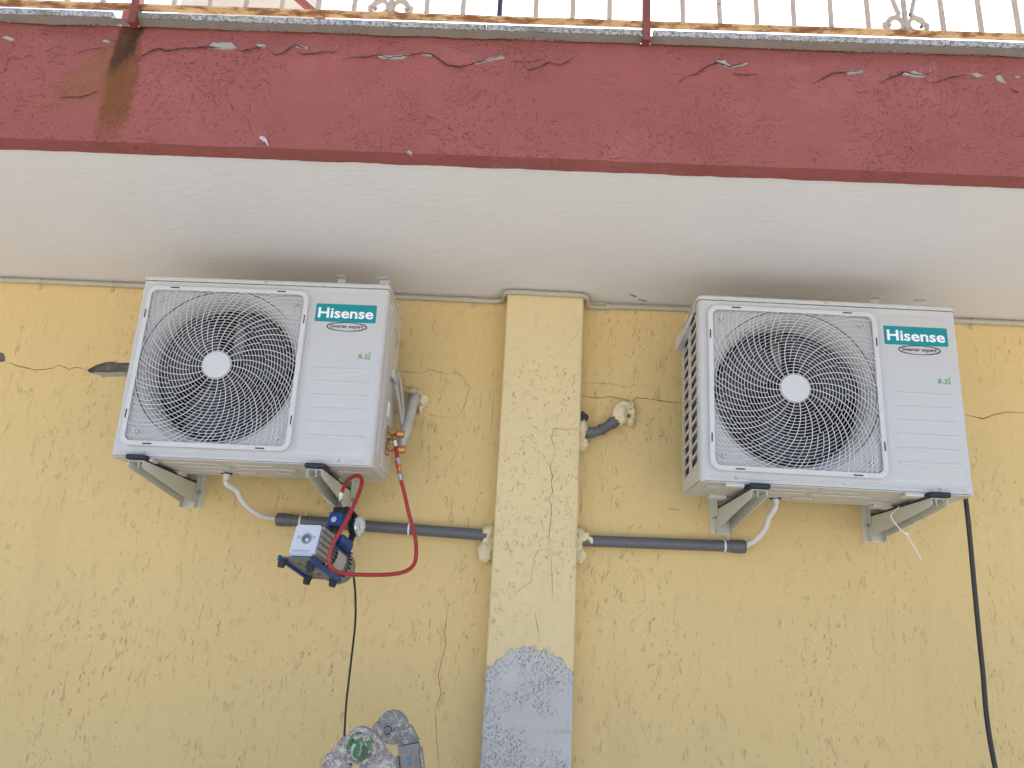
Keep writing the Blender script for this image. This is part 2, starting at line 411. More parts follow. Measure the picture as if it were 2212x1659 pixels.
def hollow(pts, depth):
    c = sum(pts, Vector())/len(pts); mb = MB(); n = len(pts); vs = list(pts)
    for k, (sh, dp) in enumerate(((.86, .55), (.55, .9), (.2, 1.0))):
        for p in pts:
            q = c + (p - c)*sh; q.y = depth*dp*(.7 + .6*noise.noise(q*60)); vs.append(q)
    fs = [(k*n+i, k*n+(i+1) % n, (k+1)*n+(i+1) % n, (k+1)*n+i) for k in range(3) for i in range(n)] + [tuple(range(3*n, 4*n))]
    return mb.add(vs, fs)
for p, dp in ((h1, .035), (h2, .02)):
    hollow(p, dp).build('spalled_hollow', SPALL, wall, smooth=20)
lip = [aty(*C7(x, y), -.0012) for x, y in [(1085,1335),(1120,1352),(1180,1352),(1225,1388),(1345,1380),(1600,1374),(1620,1340),(1420,1322),(1300,1330),(1180,1322)]]
MB().prism(lip, (0, .02, 0)).build('broken_edge', CEMENT, wall, smooth=0)

def jag(pts, Y, amp=.0022, step=.006):
    out = []
    for a, b in zip(pts[:-1], pts[1:]):
        m = max(1, int((b - a).length/step))
        for i in range(m):
            p = a.lerp(b, i/m); out.append(Vector((p.x + noise.noise(p*95)*amp, Y, p.z + noise.noise(p*95 + Vector((9, 3, 1)))*amp)))
    out.append(pts[-1].copy()); return out
def crack(parent, cr, pts, Y, wd, m, name='crack', fd=True):
    P3 = jag([aty(*(cr(x, y) if cr else (x, y)), Y) for x, y in pts], Y); k = len(P3)
    ww = lambda i: wd*(.45 + .9*abs(noise.noise(P3[i]*70)) + .35*noise.noise(P3[i]*18))*(min(1, 5*min(i, k-1-i)/k + .15) if fd else 1)
    return MB().ribbon(P3, lambda i: max(.0005, ww(i)), (0, -1, 0), .0009).build(name, m, parent, smooth=0, fix=False)
C2 = crop(1000, 980, .3616); C4 = crop(1700, 1000, .4219); C5 = crop(1700, 1700, .4219); C6 = crop(1600, 2300, .3617); C8 = crop(3200, 1080, .4702)
crack(wall, C7, [(55,1208),(130,1220),(210,1250),(330,1280),(430,1300),(530,1295),(630,1280),(700,1240),(770,1265),(825,1295),(900,1270),(960,1275),(1045,1300)], 0, .0042, CRACK)
crack(wall, C2, [(1330,1150),(1395,1140),(1560,1160),(1620,1155),(1690,1125),(1760,1140),(1880,1175),(1936,1165)], 0, .0022, CRACKF)
crack(wall, C4, [(-60,925),(0,945),(50,955),(100,1000),(110,1045),(150,1065),(120,1150),(115,1200),(70,1290),(60,1320),(0,1335)], 0, .0022, CRACKF)
crack(wall, C4, [(1085,1120),(1130,1135),(1180,1155),(1290,1170),(1400,1155),(1470,1170),(1590,1195),(1630,1165),(1740,1175),(1896,1200),(2060,1215)], 0, .0034, CRACK)
crack(wall, C4, [(1085,1060),(1180,1030),(1300,1035),(1420,1045),(1500,1065),(1570,1070),(1600,1050),(1700,1072)], 0, .0017, CRACKF)
crack(wall, C6, [(225,-120),(210,0),(190,200),(200,330),(150,500),(120,650),(150,830),(95,1000),(95,1200),(110,1400),(135,1604)], 0, .0022, CRACKF)
crack(wall, C8, [(860,1000),(905,1015),(960,1025),(1035,1045),(1120,1010),(1230,990),(1300,995),(1361,992),(1500,1010)], 0, .0036, CRACK)
crack(wall, C2, [(1330,1270),(1400,1290),(1420,1298),(1500,1305),(1540,1325)], 0, .003, CRACK)
crack(wall, C2, [(1620,1560),(1700,1590),(1800,1612),(1930,1625)], 0, .0016, CRACKF)
crack(wall, C5, [(1135,260),(1140,400),(1138,470),(1125,560)], 0, .003, CRACKF)
crack(wall, C4, [(360,1100),(355,1240),(345,1340),(330,1500)], 0, .002, CRACKF)
crack(wall, crop(2500, 1600, .452), [(0,672),(60,688),(125,695)], 0, .0026, CRACK)

# ------------------------------------------------------------------ pillar
pm = MB().box((PX0, -PP, GZ), (PX1, -.0005, ZC-.001))
pillar = pm.build('pillar', plaster('pillar_plaster', (.73, .595, .33), True), bevel=.006)
tag(pillar, 'yellow plastered pillar with a grey cement repair, between the two outdoor units', 'pillar')
crack(pillar, C4, [(1105,1443),(1000,1446),(900,1440),(870,1520),(895,1600),(900,1659)], -PP, .002, CRACKF)
crack(pillar, C5, [(900,-5),(862,120),(878,200),(870,260),(882,345),(848,400),(872,470),(865,600),(850,720),(855,780),(832,855)], -PP, .0026, CRACK)
crack(pillar, C5, [(832,855),(760,860),(715,930),(700,1060),(690,1140),(600,1200),(510,1300)], -PP, .0016, CRACKF)
crack(pillar, C5, [(725,1400),(735,1480),(755,1560),(765,1600),(757,1659),(752,1700)], -PP, .002, CRACKF)
crack(pillar, C5, [(832,855),(870,930),(878,1120),(880,1320)], -PP, .0015, CRACKF)

# ------------------------------------------------------------------ balcony: soffit, red fascia, stone edge
balc = empty('balcony', (1.1, -.5, ZC), 'balcony slab with red plastered fascia, white underside and lichened stone edge', 'balcony')
BO = Vector(balc.location)
MB().box((XA, YB+.0577, ZC), (XB, -.0005+.02, ZC+.1)).build('soffit', SOFFIT, balc, org=BO)
SCUFF = mat('soffit_scuff', (.36, .25, .22), .9, var=.3, vs=60)
for pts in ([(1360,634), (1376,640), (1372,643), (1362,638)], [(1378,646), (1398,649), (1396,652), (1380,649)], [(430,625-20), (440,603), (436,607)]):
    MB().prism([atz(x, y, ZC-.0006) for x, y in pts], (0, 0, .002)).build('scuff', SCUFF, balc, org=BO, smooth=0)
# fascia as a slightly uneven skin with a cove under the stone
mb = MB(); NX, NZ = 540, 22; zs0 = ZC - .006
rows = []
for j in range(NZ+1):
    t = j/NZ; rows.append((t, zs0 + (ZFT - zs0)*t))
for j, (t, z) in enumerate(rows):
    for i in range(NX+1):
        x = XA + (XB - XA)*i/NX
        cov = max(0, (t - .84)/.16); cov = cov*cov*(3-2*cov)
        y = YB + .010*cov + .0035*noise.noise(Vector((x*2.3, 0, z*5))) + .0018*noise.noise(Vector((x*11, 4, z*17)))
        zz = z + (.0022*noise.noise(Vector((x*7, 1, 0))) if j == 0 else 0)
        mb.v.append((x, y, zz))
for j in range(NZ):
    for i in range(NX): a = j*(NX+1)+i; mb.f.append((a, a+1, a+NX+2, a+NX+1))
n0 = len(mb.v)                                                 # underside of the lip and its return
for i in range(NX+1):
    x = XA + (XB - XA)*i/NX; e = .0045*noise.noise(Vector((x*9, 7, 0))) + .003*noise.noise(Vector((x*31, 2, 0)))
    mb.v.append((x, YB+.056+e, zs0)); mb.v.append((x, YB+.056+e, ZC+.004))
for i in range(NX):
    a = n0+2*i; mb.f += [(i+1, i, a, a+2), (a+2, a, a+1, a+3)]
C1 = crop(0, 0, .5787); C1b = crop(1280, 0, .5787); C1c = crop(2560, 0, .5787)
def fx(cr, x, y): p = aty(*cr(x, y), YB); return p.x, p.z
a0 = fx(C1, 855, 165); a1 = fx(C1, 700, 880); b1 = fx(C1, 470, 700); d1 = fx(C1, 790, 400)
FAS = fascia_mat([(a0[0], a0[1], a1[0], a1[1]-.03, .036, .040, (.17, .068, .018), .95),
                  (a0[0]-.01, a0[1]-.04, b1[0]-.02, b1[1], .03, .16, (.24, .105, .035), .72),
                  (a0[0], a0[1], d1[0]-.012, d1[1]-.05, .036, .03, (.04, .02, .012), .9)])
fas = mb.build('fascia', FAS, balc, org=None, fix=False); fas.location = -BO
CR = lambda cr, pts, wd=.006: crack(fas, cr, pts, YB-.0045, wd, CRACKR)
CR(C1, [(870,412),(905,375),(960,340),(1035,313),(1075,330),(1130,322),(1200,312),(1270,312),(1345,303),(1440,312)], .0075)
CR(C1, [(1560,332),(1660,313),(1720,300)]); CR(C1, [(1750,340),(1785,358),(1830,345),(1880,310),(1915,290),(1985,315)], .006)
CR(C1, [(1920,330),(1960,352),(2040,348),(2100,338),(2160,340),(2212,310)], .005)
CR(C1, [(470,365),(520,335),(590,320),(680,310)], .004); CR(C1, [(290,340),(350,310),(410,300)], .003); CR(C1, [(380,638),(450,630),(520,632),(600,605),(655,580)], .004)
CR(C1b, [(0,390),(70,372),(150,372),(235,355),(300,372),(400,365),(460,355),(515,345),(585,352),(640,390),(690,425),(770,435),(860,410),(950,390),(1040,368)], .0065)
CR(C1b, [(1170,425),(1220,455),(1270,440),(1350,405),(1410,425),(1460,405),(1510,360)], .0045); CR(C1b, [(1100,395),(1180,405),(1230,400),(1320,378)], .003)
CR(C1c, [(0,500),(90,480),(160,430),(225,405),(300,435),(400,410),(430,405)], .006); CR(C1c, [(320,475),(400,490),(475,480),(500,510)], .004)
CR(C1c, [(840,545),(900,515),(970,475),(1060,468),(1160,460)], .0045); CR(C1c, [(1270,540),(1400,485),(1440,468),(1560,495),(1640,460)], .0045)
CR(C1c, [(1560,495),(1590,535),(1640,535),(1740,505),(1840,485)], .004)
CR(C1b, [(2180,540),(2230,500)], .004); CR(C1c, [(2115,572),(2180,605)], .004)
def flake(cr, pts):
    q = []
    for x, y in pts:
        p = aty(*cr(x, y), YB-.0052); q.append(p)
    out = []
    for a, b in zip(q, q[1:]+q[:1]):
        for i in range(4):
            p = a.lerp(b, i/4); out.append(p + Vector((noise.noise(p*80), 0, noise.noise(p*80+Vector((5, 5, 5)))))*.004)
    MB().prism(out, (0, .009, 0)).build('bare_plaster_patch', CEMENT, fas, smooth=0)
flake(C1, [(1345,303),(1380,276),(1500,276),(1538,308),(1440,316)]); flake(C1, [(1655,283),(1725,295),(1705,310),(1680,305)])
flake(C1, [(1890,296),(1915,284),(1992,306),(1985,322),(1930,300)]); flake(C1, [(15,238),(50,234),(98,256),(60,262)]); flake(C1, [(660,262),(690,256),(710,264),(680,270)])
flake(C1b, [(230,352),(300,362),(410,357),(455,352),(400,377),(300,377),(240,368)]); flake(C1b, [(860,408),(950,384),(1035,360),(1060,376),(950,397),(870,416)])
flake(C1b, [(515,340),(590,352),(580,362),(520,350)]); flake(C1b, [(420,985),(440,975),(462,985),(450,1000)])
flake(C1c, [(222,388),(275,393),(320,428),(400,404),(430,408),(330,436),(290,436),(228,412)]); flake(C1c, [(1065,462),(1160,455),(1168,468),(1070,478)])
flake(C1c, [(1430,470),(1500,460),(1580,490),(1560,500),(1450,488)]); flake(C1c, [(1862,480),(1905,470),(1952,492),(1915,503)]); flake(C1c, [(2020,495),(2055,488),(2098,535),(2070,535)])
flake(C1c, [(2150,490),(2175,487),(2180,498),(2160,502)])
def splash(pts, cr):                                            # white droppings
    q = [aty(*cr(x, y), YB-.0048) for x, y in pts]
    MB().prism(q, (0, .006, 0)).build('white_splash', SPLASH, fas, smooth=0)
splash([(1678,892),(1690,880),(1712,884),(1728,905),(1742,942),(1730,940),(1716,915),(1700,912),(1690,900)], C1)
# mortar bed with a ragged lower rim under the stones
mb = MB(); NM = 700; ZS = ZFT + .001
for i in range(NM+1):
    x = XA + (XB - XA)*i/NM; e = .012 + .010*noise.noise(Vector((x*5.1, 3, 0))) + .004*noise.noise(Vector((x*23, 8, 0)))
    mb.v += [(x, -.9905, ZS), (x, -.9915, ZS-.003), (x, YB-.002+.9*(e-.012), ZS-.004-.35*max(0, e)), (x, YB+.006+.9*(e-.012), ZS+.012)]
for i in range(NM):
    a = 4*i
    for k in range(3): mb.f.append((a+k, a+4+k, a+5+k, a+1+k))
mb.build('mortar_bed', MORTAR, balc, org=BO, fix=False)
def bx(px, Y=-.99): return aty(px, 60, Y).x
edges = [(XA, -2.4), (-2.395, -1.2), (-1.195, bx(236)), (bx(286), bx(690)), (bx(690)+.002, bx(1050)), (bx(1050)+.002, bx(1386)), (bx(1411), 2.2), (2.203, 3.3), (3.303, 4.6), (4.603, XB)]
for x0, x1 in edges:
    mb = MB(); nn = max(4, int((x1-x0)/.02)); vs = []
    for i in range(nn+1):
        x = x0 + (x1-x0)*i/nn; r = lambda s_: .0016*noise.noise(Vector((x*24, s_, 1)))
        vs += [(x, -.994+r(1), ZS+.0005), (x, -.997+r(2), ZS+.006), (x, -.996+r(3), ZS+.0165+r(5)), (x, -.991+r(4), ZS+.019), (x, -.70, ZS+.019), (x, -.70, ZS+.0005)]
    fs = [(6*i+k, 6*i+(k+1) % 6, 6*i+6+(k+1) % 6, 6*i+6+k) for i in range(nn) for k in range(6)] + [(5,4,3,2,1,0), tuple(6*nn+k for k in range(6))]
    MB().add(vs, fs).build('stone_slab', STONE, balc, org=BO, smooth=25)
MB().box((XA, -.698, ZC+.1), (XB, 6, ZS+.016)).build('terrace_floor', CREAM, balc, org=BO)

# ------------------------------------------------------------------ railing
RY = -1.0; RZ = 1.073
rail = empty('railing', (1.1, RY, RZ), 'rusty cream iron balcony railing with scrolls on the stone edge', 'railing'); RO = Vector(rail.location)
MB().box((XA, RY, RZ), (XB, RY+.024, RZ+.006)).build('bottom_rail', RUST, rail, org=RO, bevel=.001)
MB().box((XA, RY-.004, RZ+.86), (XB, RY+.034, RZ+.872)).build('top_rail', RUST, rail, org=RO, bevel=.001)
pxs = []
for px in (285, 1397): pxs.append(aty(px, 45, RY).x)
pitch = pxs[1] - pxs[0]
posts = [pxs[0]-pitch*2, pxs[0]-pitch, pxs[0], pxs[1], pxs[1]+pitch, pxs[1]+2*pitch]
for i, x in enumerate(posts):
    MB().box((x-.0105, RY-.006, 1.012), (x+.0105, RY+.020, RZ+.86)).build('post', POSTM, rail, org=RO, bevel=.002)
def baluster(x, m=None):
    y = RY+.012
    b_ = MB()
    pts = [(x+.0012*noise.noise(Vector((x*9, k*.5, 2))), y, RZ+.005+.86*k/8) for k in range(9)]
    b_.tube(pts, .0074, 8).build('baluster', m or IRON, rail, org=RO)
def scroll(x):
    y = RY+.012
    for s in (-1, 1):
        pts = []
        for k in range(34):
            a = R(-10 - 400*k/33); r = .027 - .015*max(0, (k-12)/21)
            pts.append((x + s*(.033 + r*math.cos(a)*1.0), y, RZ + .034 + r*math.sin(a)))
        up = [(x + s*(.008 + .045*math.sin(t*2.6)), y, RZ+.034+.42*t) for t in [k/14 for k in range(14, 0, -1)]]
        P_ = up + pts
        m_ = MB(); a_ = []
        for p in P_: a_ += [Vector(p)+Vector((0, -.006, 0)), Vector(p)+Vector((0, .006, 0))]
        mm = MB()
        for i in range(len(P_)-1): mm.bar(P_[i], P_[i+1], .012, .0042, (0, 1, 0)) if False else mm.tube([P_[i], P_[i+1]], .0062, 8, caps=False)
        mm.build('scroll', IRON, rail, org=RO)
n_per = 14; sp = pitch/n_per
dark = aty(1076, 45, RY).x
for b0 in posts[:-1]:
    for k in range(1, n_per):
        x = b0 + sp*k
        if x < XA+.2 or x > XB-.2: continue
        baluster(x, IRONB if abs(x-dark) < sp*.4 else None)
        if k == 7: scroll(x)

# ------------------------------------------------------------------ far part of the house seen past the railing
ho = empty('terrace_house', (-.6, 3.2, ZS+.016), 'cream upper storey with red timber posts and shutters behind the railing', 'building'); HO = Vector(ho.location)
YH = 3.2
hp = lambda x, y, Y=YH: aty(x, y, Y)
xr_ = hp(692, 20).x; xl_ = hp(385, 20).x
MB().box((xl_, YH+.02, 1.07), (xr_, YH+2.5, 5.4)).build('wall', CREAM, ho, org=HO)
for k in range(9):
    x = hp(318 + k*12, 20).x
    MB().box((x, YH-.02, 1.07), (x+.045, YH+.03, 4.4)).build('shutter_slat', CREAM, ho, org=HO, bevel=.003)
MB().bar(hp(638, -8, YH-.3), hp(700, 46, YH-.3), .055, .05).build('brace', REDW, ho, org=HO)
MB().box((hp(305, 20).x, YH-.25, 1.07), (hp(323, 20).x, YH-.12, 4.6)).build('post', REDW, ho, org=HO)
MB().bar(hp(560, -40, YH-.1), hp(446, -4, YH-.1), .02, .02).build('stay', REDW, ho, org=HO)
MB().box((hp(672, 20).x, YH-.42, 1.07), (hp(700, 20).x, YH-.30, 2.0)).build('post', REDW, ho, org=HO)

# ------------------------------------------------------------------ outdoor unit
def make_unit():
    u = empty('outdoor_unit', (0, 0, 0), 'x', 'air conditioner', 'outdoor units on the wall')
    fcx, fcz, fr = .290, .300, .262
    # front panel: face with a round opening, rounded vertical edges, short returns
    mb = MB(); N = 96; x0, x1, z0, z1 = .016, W-.016, .004, H-.0190
    angs = sorted([2*math.pi*i/N for i in range(N)] + [math.atan2(b-fcz, a-fcx) % (2*math.pi) for a in (x0, x1) for b in (z0, z1)])
    inn, outr, dn = [], [], []
    for a in angs:
        c, s = math.cos(a), math.sin(a); t = 1e9
        if c > 1e-9: t = min(t, (x1-fcx)/c)
        if c < -1e-9: t = min(t, (x0-fcx)/c)
        if s > 1e-9: t = min(t, (z1-fcz)/s)
        if s < -1e-9: t = min(t, (z0-fcz)/s)
        inn.append((fcx+min(fr, t-.001)*c, .0, fcz+min(fr, t-.001)*s)); outr.append((fcx+t*c, 0, fcz+t*s)); dn.append((fcx+min(fr, t-.001)*c, .012, fcz+min(fr, t-.001)*s))
    n = len(angs)
    mb.add(inn + outr + dn, [(i, (i+1) % n, n+(i+1) % n, n+i) for i in range(n)] + [(2*n+i, 2*n+(i+1) % n, (i+1) % n, i) for i in range(n)])
    for s in (0, 1):                                            # rounded corner strips and returns
        prof = []
        for k in range(7):
            a = R(90*k/6); xx = .016 - .016*math.sin(a); yy = .016 - .016*math.cos(a); prof.append((xx, yy))
        prof.append((0, .030))
        vs = []
        for xx, yy in prof:
            X = xx if s == 0 else W - xx; vs += [(X, yy, z0), (X, yy, z1)]
        mb.add(vs, [(2*i, 2*i+1, 2*i+3, 2*i+2) for i in range(len(prof)-1)])
    fp = mb.build('front_panel', WHITE, u, fix=True, smooth=40)
    # raised field of the service side
    po = rrect(.566, .796, .030, .566, .014)
    inn_ = rrect(.572, .790, .036, .560, .012)
    m = len(po)
    MB().add([(a, -.0002, b) for a, b in po] + [(a, -.0024, b) for a, b in inn_], [(i, (i+1) % m, m+(i+1) % m, m+i) for i in range(m)] + [tuple(range(m, 2*m))]).build('service_field', WHITE, u)
    for z in (.306, .2625, .219, .1755, .132, .0885):
        capsule(MB(), .592, .778, z, .0062, -.0022, .0022).build('ridge', WHITE, u)
    for xa, xb in ((.029, .096), (.114, .402), (.420, .690), (.722, .785)):
        capsule(MB(), xa, xb, .0155, .0035, -.0003, .0022).build('bead', WHITE, u)
    def screw(x, y, z, d=(0, -1, 0), r=.0046):
        d = Vector(d); p = Vector((x, y, z))
        MB().lathe(p, d, [(0, r), (.0012, r), (.0026, r*.6)], 12).build('screw', STEEL, u)
    screw(.105, 0, .0155); screw(.707, 0, .0155)
    # fan shroud, fan, motor, cavity
    MB().lathe((fcx, .012, fcz), (0, 1, 0), [(0, fr-.001), (.004, .250), (.020, .238), (.045, .229), (.085, .228)], 72, False, False).build('fan_shroud', WHITE, u)
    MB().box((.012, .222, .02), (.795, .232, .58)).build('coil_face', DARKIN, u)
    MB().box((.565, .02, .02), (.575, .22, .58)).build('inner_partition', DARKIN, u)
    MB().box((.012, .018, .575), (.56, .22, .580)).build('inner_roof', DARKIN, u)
    MB().box((.27, .15, .02), (.305, .165, .58)).build('motor_strut', ALU, u)
    MB().cyl((fcx, .13, fcz), (fcx, .2, fcz), .05, n=24).build('motor', ALU, u)
    fan = MB().lathe((fcx, .045, fcz), (0, 1, 0), [(0, .045), (.008, .055), (.07, .06)], 28).build('fan_hub', FANM, u)
    for b in range(3):
        mb = MB(); a0 = R(20 + 120*b); NR, NA = 8, 12
        for i in range(NR+1):
            r = .055 + .165*i/NR; span = R(70 + 25*i/NR)
            for j in range(NA+1):
                a = a0 + span*(j/NA-.5) + .55*(i/NR)**1.5
                y = .055 + .065*j/NA - .012*math.sin(math.pi*j/NA)
                mb.v.append((fcx + r*math.cos(a), y, fcz + r*math.sin(a)))
        for i in range(NR):
            for j in range(NA): k = i*(NA+1)+j; mb.f.append((k, k+1, k+NA+2, k+NA+1))
        bl = mb.build('fan_blade', FANM, u); so_ = bl.modifiers.new('t', 'SOLIDIFY'); so_.thickness = .004
    # guard: rounded frame, hub disc, ring and spiral bars
    X0, X1, Z0, Z1 = .027, .555, .034, .565
    lo, li = rrect(X0, X1, Z0, Z1, .032), rrect(X0+.015, X1-.015, Z0+.015, Z1-.015, .020)
    lo2 = rrect(X0+.002, X1-.002, Z0+.002, Z1-.002, .030); m = len(lo)
    vs = [(a, .0, b) for a, b in lo] + [(a, -.0135, b) for a, b in lo] + [(a, -.0155, b) for a, b in lo2] + [(a, -.0155, b) for a, b in li] + [(a, -.003, b) for a, b in li]
    fr_ = MB().add(vs, [(k*m+i, k*m+(i+1) % m, (k+1)*m+(i+1) % m, (k+1)*m+i) for k in range(4) for i in range(m)]).build('guard_frame', PLAST, u, smooth=40)
    for (xa, xb, za, zb) in [(X0+.075, X0+.103, Z0+.0045, Z0+.0085), (X1-.105, X1-.077, Z0+.0045, Z0+.0085), (X0+.075, X0+.103, Z1-.0085, Z1-.0045), (X1-.105, X1-.077, Z1-.0085, Z1-.0045),
                             (X0+.0045, X0+.0085, Z0+.085, Z0+.113), (X0+.0045, X0+.0085, Z1-.113, Z1-.085), (X1-.0085, X1-.0045, Z0+.085, Z0+.113), (X1-.0085, X1-.0045, Z1-.113, Z1-.085)]:
        MB().box((xa, -.0160, za), (xb, -.0150, zb)).build('clip_slot', SLOT, fr_)
    inside = lambda x, z: X0+.0135 < x < X1-.0135 and Z0+.0135 < z < Z1-.0135
    def strip(mb, pts, wd, ya, yb):
        m_ = len(pts)
        vs = []
        for i, (x, z) in enumerate(pts):
            tx, tz = pts[min(i+1, m_-1)][0]-pts[max(i-1, 0)][0], pts[min(i+1, m_-1)][1]-pts[max(i-1, 0)][1]; l = math.hypot(tx, tz) or 1
            ax, az = -tz/l*wd/2, tx/l*wd/2
            vs += [(x+ax, ya, z+az), (x-ax, ya, z-az), (x-ax*.8, yb, z-az*.8), (x+ax*.8, yb, z+az*.8)]
        mb.add(vs, [(4*i+k, 4*i+(k+1) % 4, 4*i+4+(k+1) % 4, 4*i+4+k) for i in range(m_-1) for k in range(4)])
    def clipped(mb, pts, *a):
        run = []
        for p in pts:
            if inside(*p): run.append(p)
            else:
                if len(run) > 1: strip(mb, run, *a)
                run = []
        if len(run) > 1: strip(mb, run, *a)
    hub = (.290, .302); rg = MB(); r = .0475; radii = []
    while r < .37: radii.append(r); r += .0097
    for r in radii:
        st = 144 if r > .12 else 84
        clipped(rg, [(hub[0]+r*math.cos(2*math.pi*i/st), hub[1]+r*math.sin(2*math.pi*i/st)) for i in range(st+1)], .0015, -.0135, -.0112)
    tag(rg.build('guard_rings', PLAST, fr_, fix=False, smooth=30), kind='stuff')
    sp_ = MB()
    def spiral(a0, ra, rb, thin=True):
        k = max(4, int((rb-ra)/.008)); pts = []
        for i in range(k+1):
            r = ra + (rb-ra)*i/k; t = (r-.044)/.2
            a = a0 - (.46*t + .10*t*t); pts.append((hub[0]+r*math.cos(a), hub[1]+r*math.sin(a)))
        clipped(sp_, pts, .0016 if thin else .0021, -.0142, -.0112)
    NS = 19; st = 2*math.pi/NS
    for k in range(NS):
        a = st*k
        spiral(a, .043, .38, False)
        spiral(a+st*.5, .0863, .1542)
        for q in (.36, .70): spiral(a+st*q, .1542, .2221)
        for q in (.2, .53, .80): spiral(a+st*q, .2221, .38)
    tag(sp_.build('guard_spirals', PLAST, fr_, fix=False, smooth=30), kind='stuff')
    MB().lathe((hub[0], -.004, hub[1]), (0, -1, 0), [(0, .0445), (.0105, .0445), (.0125, .042), (.0128, .036), (.0131, .001)], 48).build('guard_hub', PLAST, fr_)
    for x in (X0+.045, X1-.045):
        for z in (Z0+.047, Z1-.047):
            MB().lathe((x, -.002, z), (0, -1, 0), [(0, .0072), (.013, .0072), (.013, .0048), (.006, .0046)], 16, True, True).build('screw_boss', PLAST, fr_)
            MB().cyl((x, -.0085, z), (x, -.0095, z), .0042, n=10).build('screw', STEEL, fr_)
    # sides, base, lid, rear
    def side(X, s, hole_rows):
        mb = MB(); ya, yb, za, zb = .0302, D, .004, H-.0175
        if not hole_rows:
            mb.box((min(X, X-s*.002), ya, za), (max(X, X-s*.002), yb, zb)); return mb
        cols = [(.040, .132), (.166, .255)]; zs_ = []
        for k in range(14): zz = .058 + k*.0368; zs_.append((zz, zz+.0265))
        ys = [ya, cols[0][0], cols[0][1], cols[1][0], cols[1][1], yb]
        zz = [za] + [q for p in zs_ for q in p] + [zb]
        def P(y, z, k):                                        # slight slant of the louvres
            return (X, y, z + (-.010*(y-.14)/.11 if 0 < k < len(zz)-1 else 0))
        for i in range(5):
            for j in range(len(zz)-1):
                if i in (1, 3) and j % 2 == 1: continue
                a, b = (ys[i], ys[i+1]), (zz[j], zz[j+1])
                mb.add([P(a[0], b[0], j), P(a[1], b[0], j), P(a[1], b[1], j+1), P(a[0], b[1], j+1)], [(0, 1, 2, 3)])
        for i in (1, 3):                                       # reveals of the openings
            for (b0, b1) in zs_:
                q = [P(ys[i], b0, 1), P(ys[i+1], b0, 1), P(ys[i+1], b1, 1), P(ys[i], b1, 1)]; w_ = [(p[0]-s*.004, p[1], p[2]) for p in q]
                mb.add(q+w_, [(k, (k+1) % 4, 4+(k+1) % 4, 4+k) for k in range(4)])
        return mb
    side(0, -1, True).build('louvred_side', WHITE, u, smooth=30)
    MB().box((.012, .030, .03), (.018, .150, .575)).build('coil_fins', FIN, u)
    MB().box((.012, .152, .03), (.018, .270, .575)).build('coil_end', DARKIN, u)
    side(W, 1, False).build('service_side', WHITE, u)
    for y in (.045, .062, .079):
        MB().bar((W+.0008, y, .055), (W+.0008, y, .55), .0055, .0035, (0, 1, 0)).build('side_rib', WHITE, u, bevel=.001)
    # handle dish as a plate coloured like its shade, label strips on the service side, handle rim on the louvred side
    MB().box((W-.001, .19, .468), (W+.0012, .235, .515)).build('handle_recess_shade', mat('handle_shadow_grey', (.42, .42, .42), .5), u)
    MB().box((W-.001, .150, .500), (W+.0015, .180, .548)).build('rating_label', mat('label_silver', (.50, .48, .44), .4, var=.2, vs=60), u)
    MB().box((W-.001, .165, .195), (W+.0015, .20, .255)).build('rating_label', INKW, u)
    MB().box((W-.001, .11, .02), (W+.005, D-.004, .20)).build('valve_cover', WHITE, u, bevel=.003)
    tp = MB().box((W-.001, .150, .335), (W+.013, .215, .365)); tp.build('cable_gland_plate', WHITE, u, bevel=.004)
    hr = MB(); hr.prism([(0, .10, .555), (0, .262, .535), (0, .262, .512), (-.016, .262, .512), (-.016, .262, .530), (-.010, .10, .555)], (0, .003, 0))
    MB().add([(0, .085, .572), (0, .268, .572), (0, .268, .505), (0, .085, .560), (-.004, .085, .571), (-.024, .268, .545), (-.024, .268, .500), (-.004, .085, .560)],
             [(0, 4, 5, 1), (4, 7, 6, 5), (7, 3, 2, 6), (1, 5, 6, 2), (0, 3, 7, 4)]).build('carry_handle', WHITE, u, bevel=.002)
    MB().lathe((0, .05, .548), (-1, 0, 0), [(0, .004), (.003, .003)], 8).build('screw', STEEL, u)
    MB().lathe((0, .262, .035), (-1, 0, 0), [(0, .004), (.003, .003)], 8).build('screw', STEEL, u)
    # lid
    def plan(o_, r_):
        pts = []
        for k in range(7): a = R(180 + 90*k/6); pts.append((r_-o_ + r_*math.cos(a), r_-o_ + r_*math.sin(a)))
        for k in range(7): a = R(270 + 90*k/6); pts.append((W+o_-r_ + r_*math.cos(a), r_-o_ + r_*math.sin(a)))
        return pts + [(W+o_, D+.002), (-o_, D+.002)]
    a_, b_, c_ = plan(.0022, .018), plan(.0022, .018), plan(-.003, .015); m = len(a_)
    MB().add([(x, y, H-.0165) for x, y in a_] + [(x, y, H-.0055) for x, y in b_] + [(x, y, H) for x, y in c_],
             [(k*m+i, k*m+(i+1) % m, (k+1)*m+(i+1) % m, (k+1)*m+i) for k in range(2) for i in range(m)] + [tuple(range(2*m, 3*m)), tuple(range(m-1, -1, -1))]).build('lid', LIDM, u, smooth=30)
    screw(.404, -.0022, H-.010); screw(W+.002, .11, H-.011, (1, 0, 0)); screw(-.002, .10, H-.011, (-1, 0, 0))
    for x, wd in ((.602, .028), (.748, .034)):
        t = MB(); t.box((x, .128, H-.001), (x+wd, .1305, H+.070)); t.box((x, .105, H+.070), (x+wd, .1305, H+.0720)); t.prism([(x+wd, .1305, H+.071), (x+wd, .128, H+.02), (x+wd, .180, H-.001), (x+wd, .172, H+.04)], (-.0022, 0, 0))
        t.build('lid_tab', WHITE, u)
    MB().box((.01, D-.012, .01), (W-.012, D-.002, H-.02)).build('rear_coil', FIN, u)
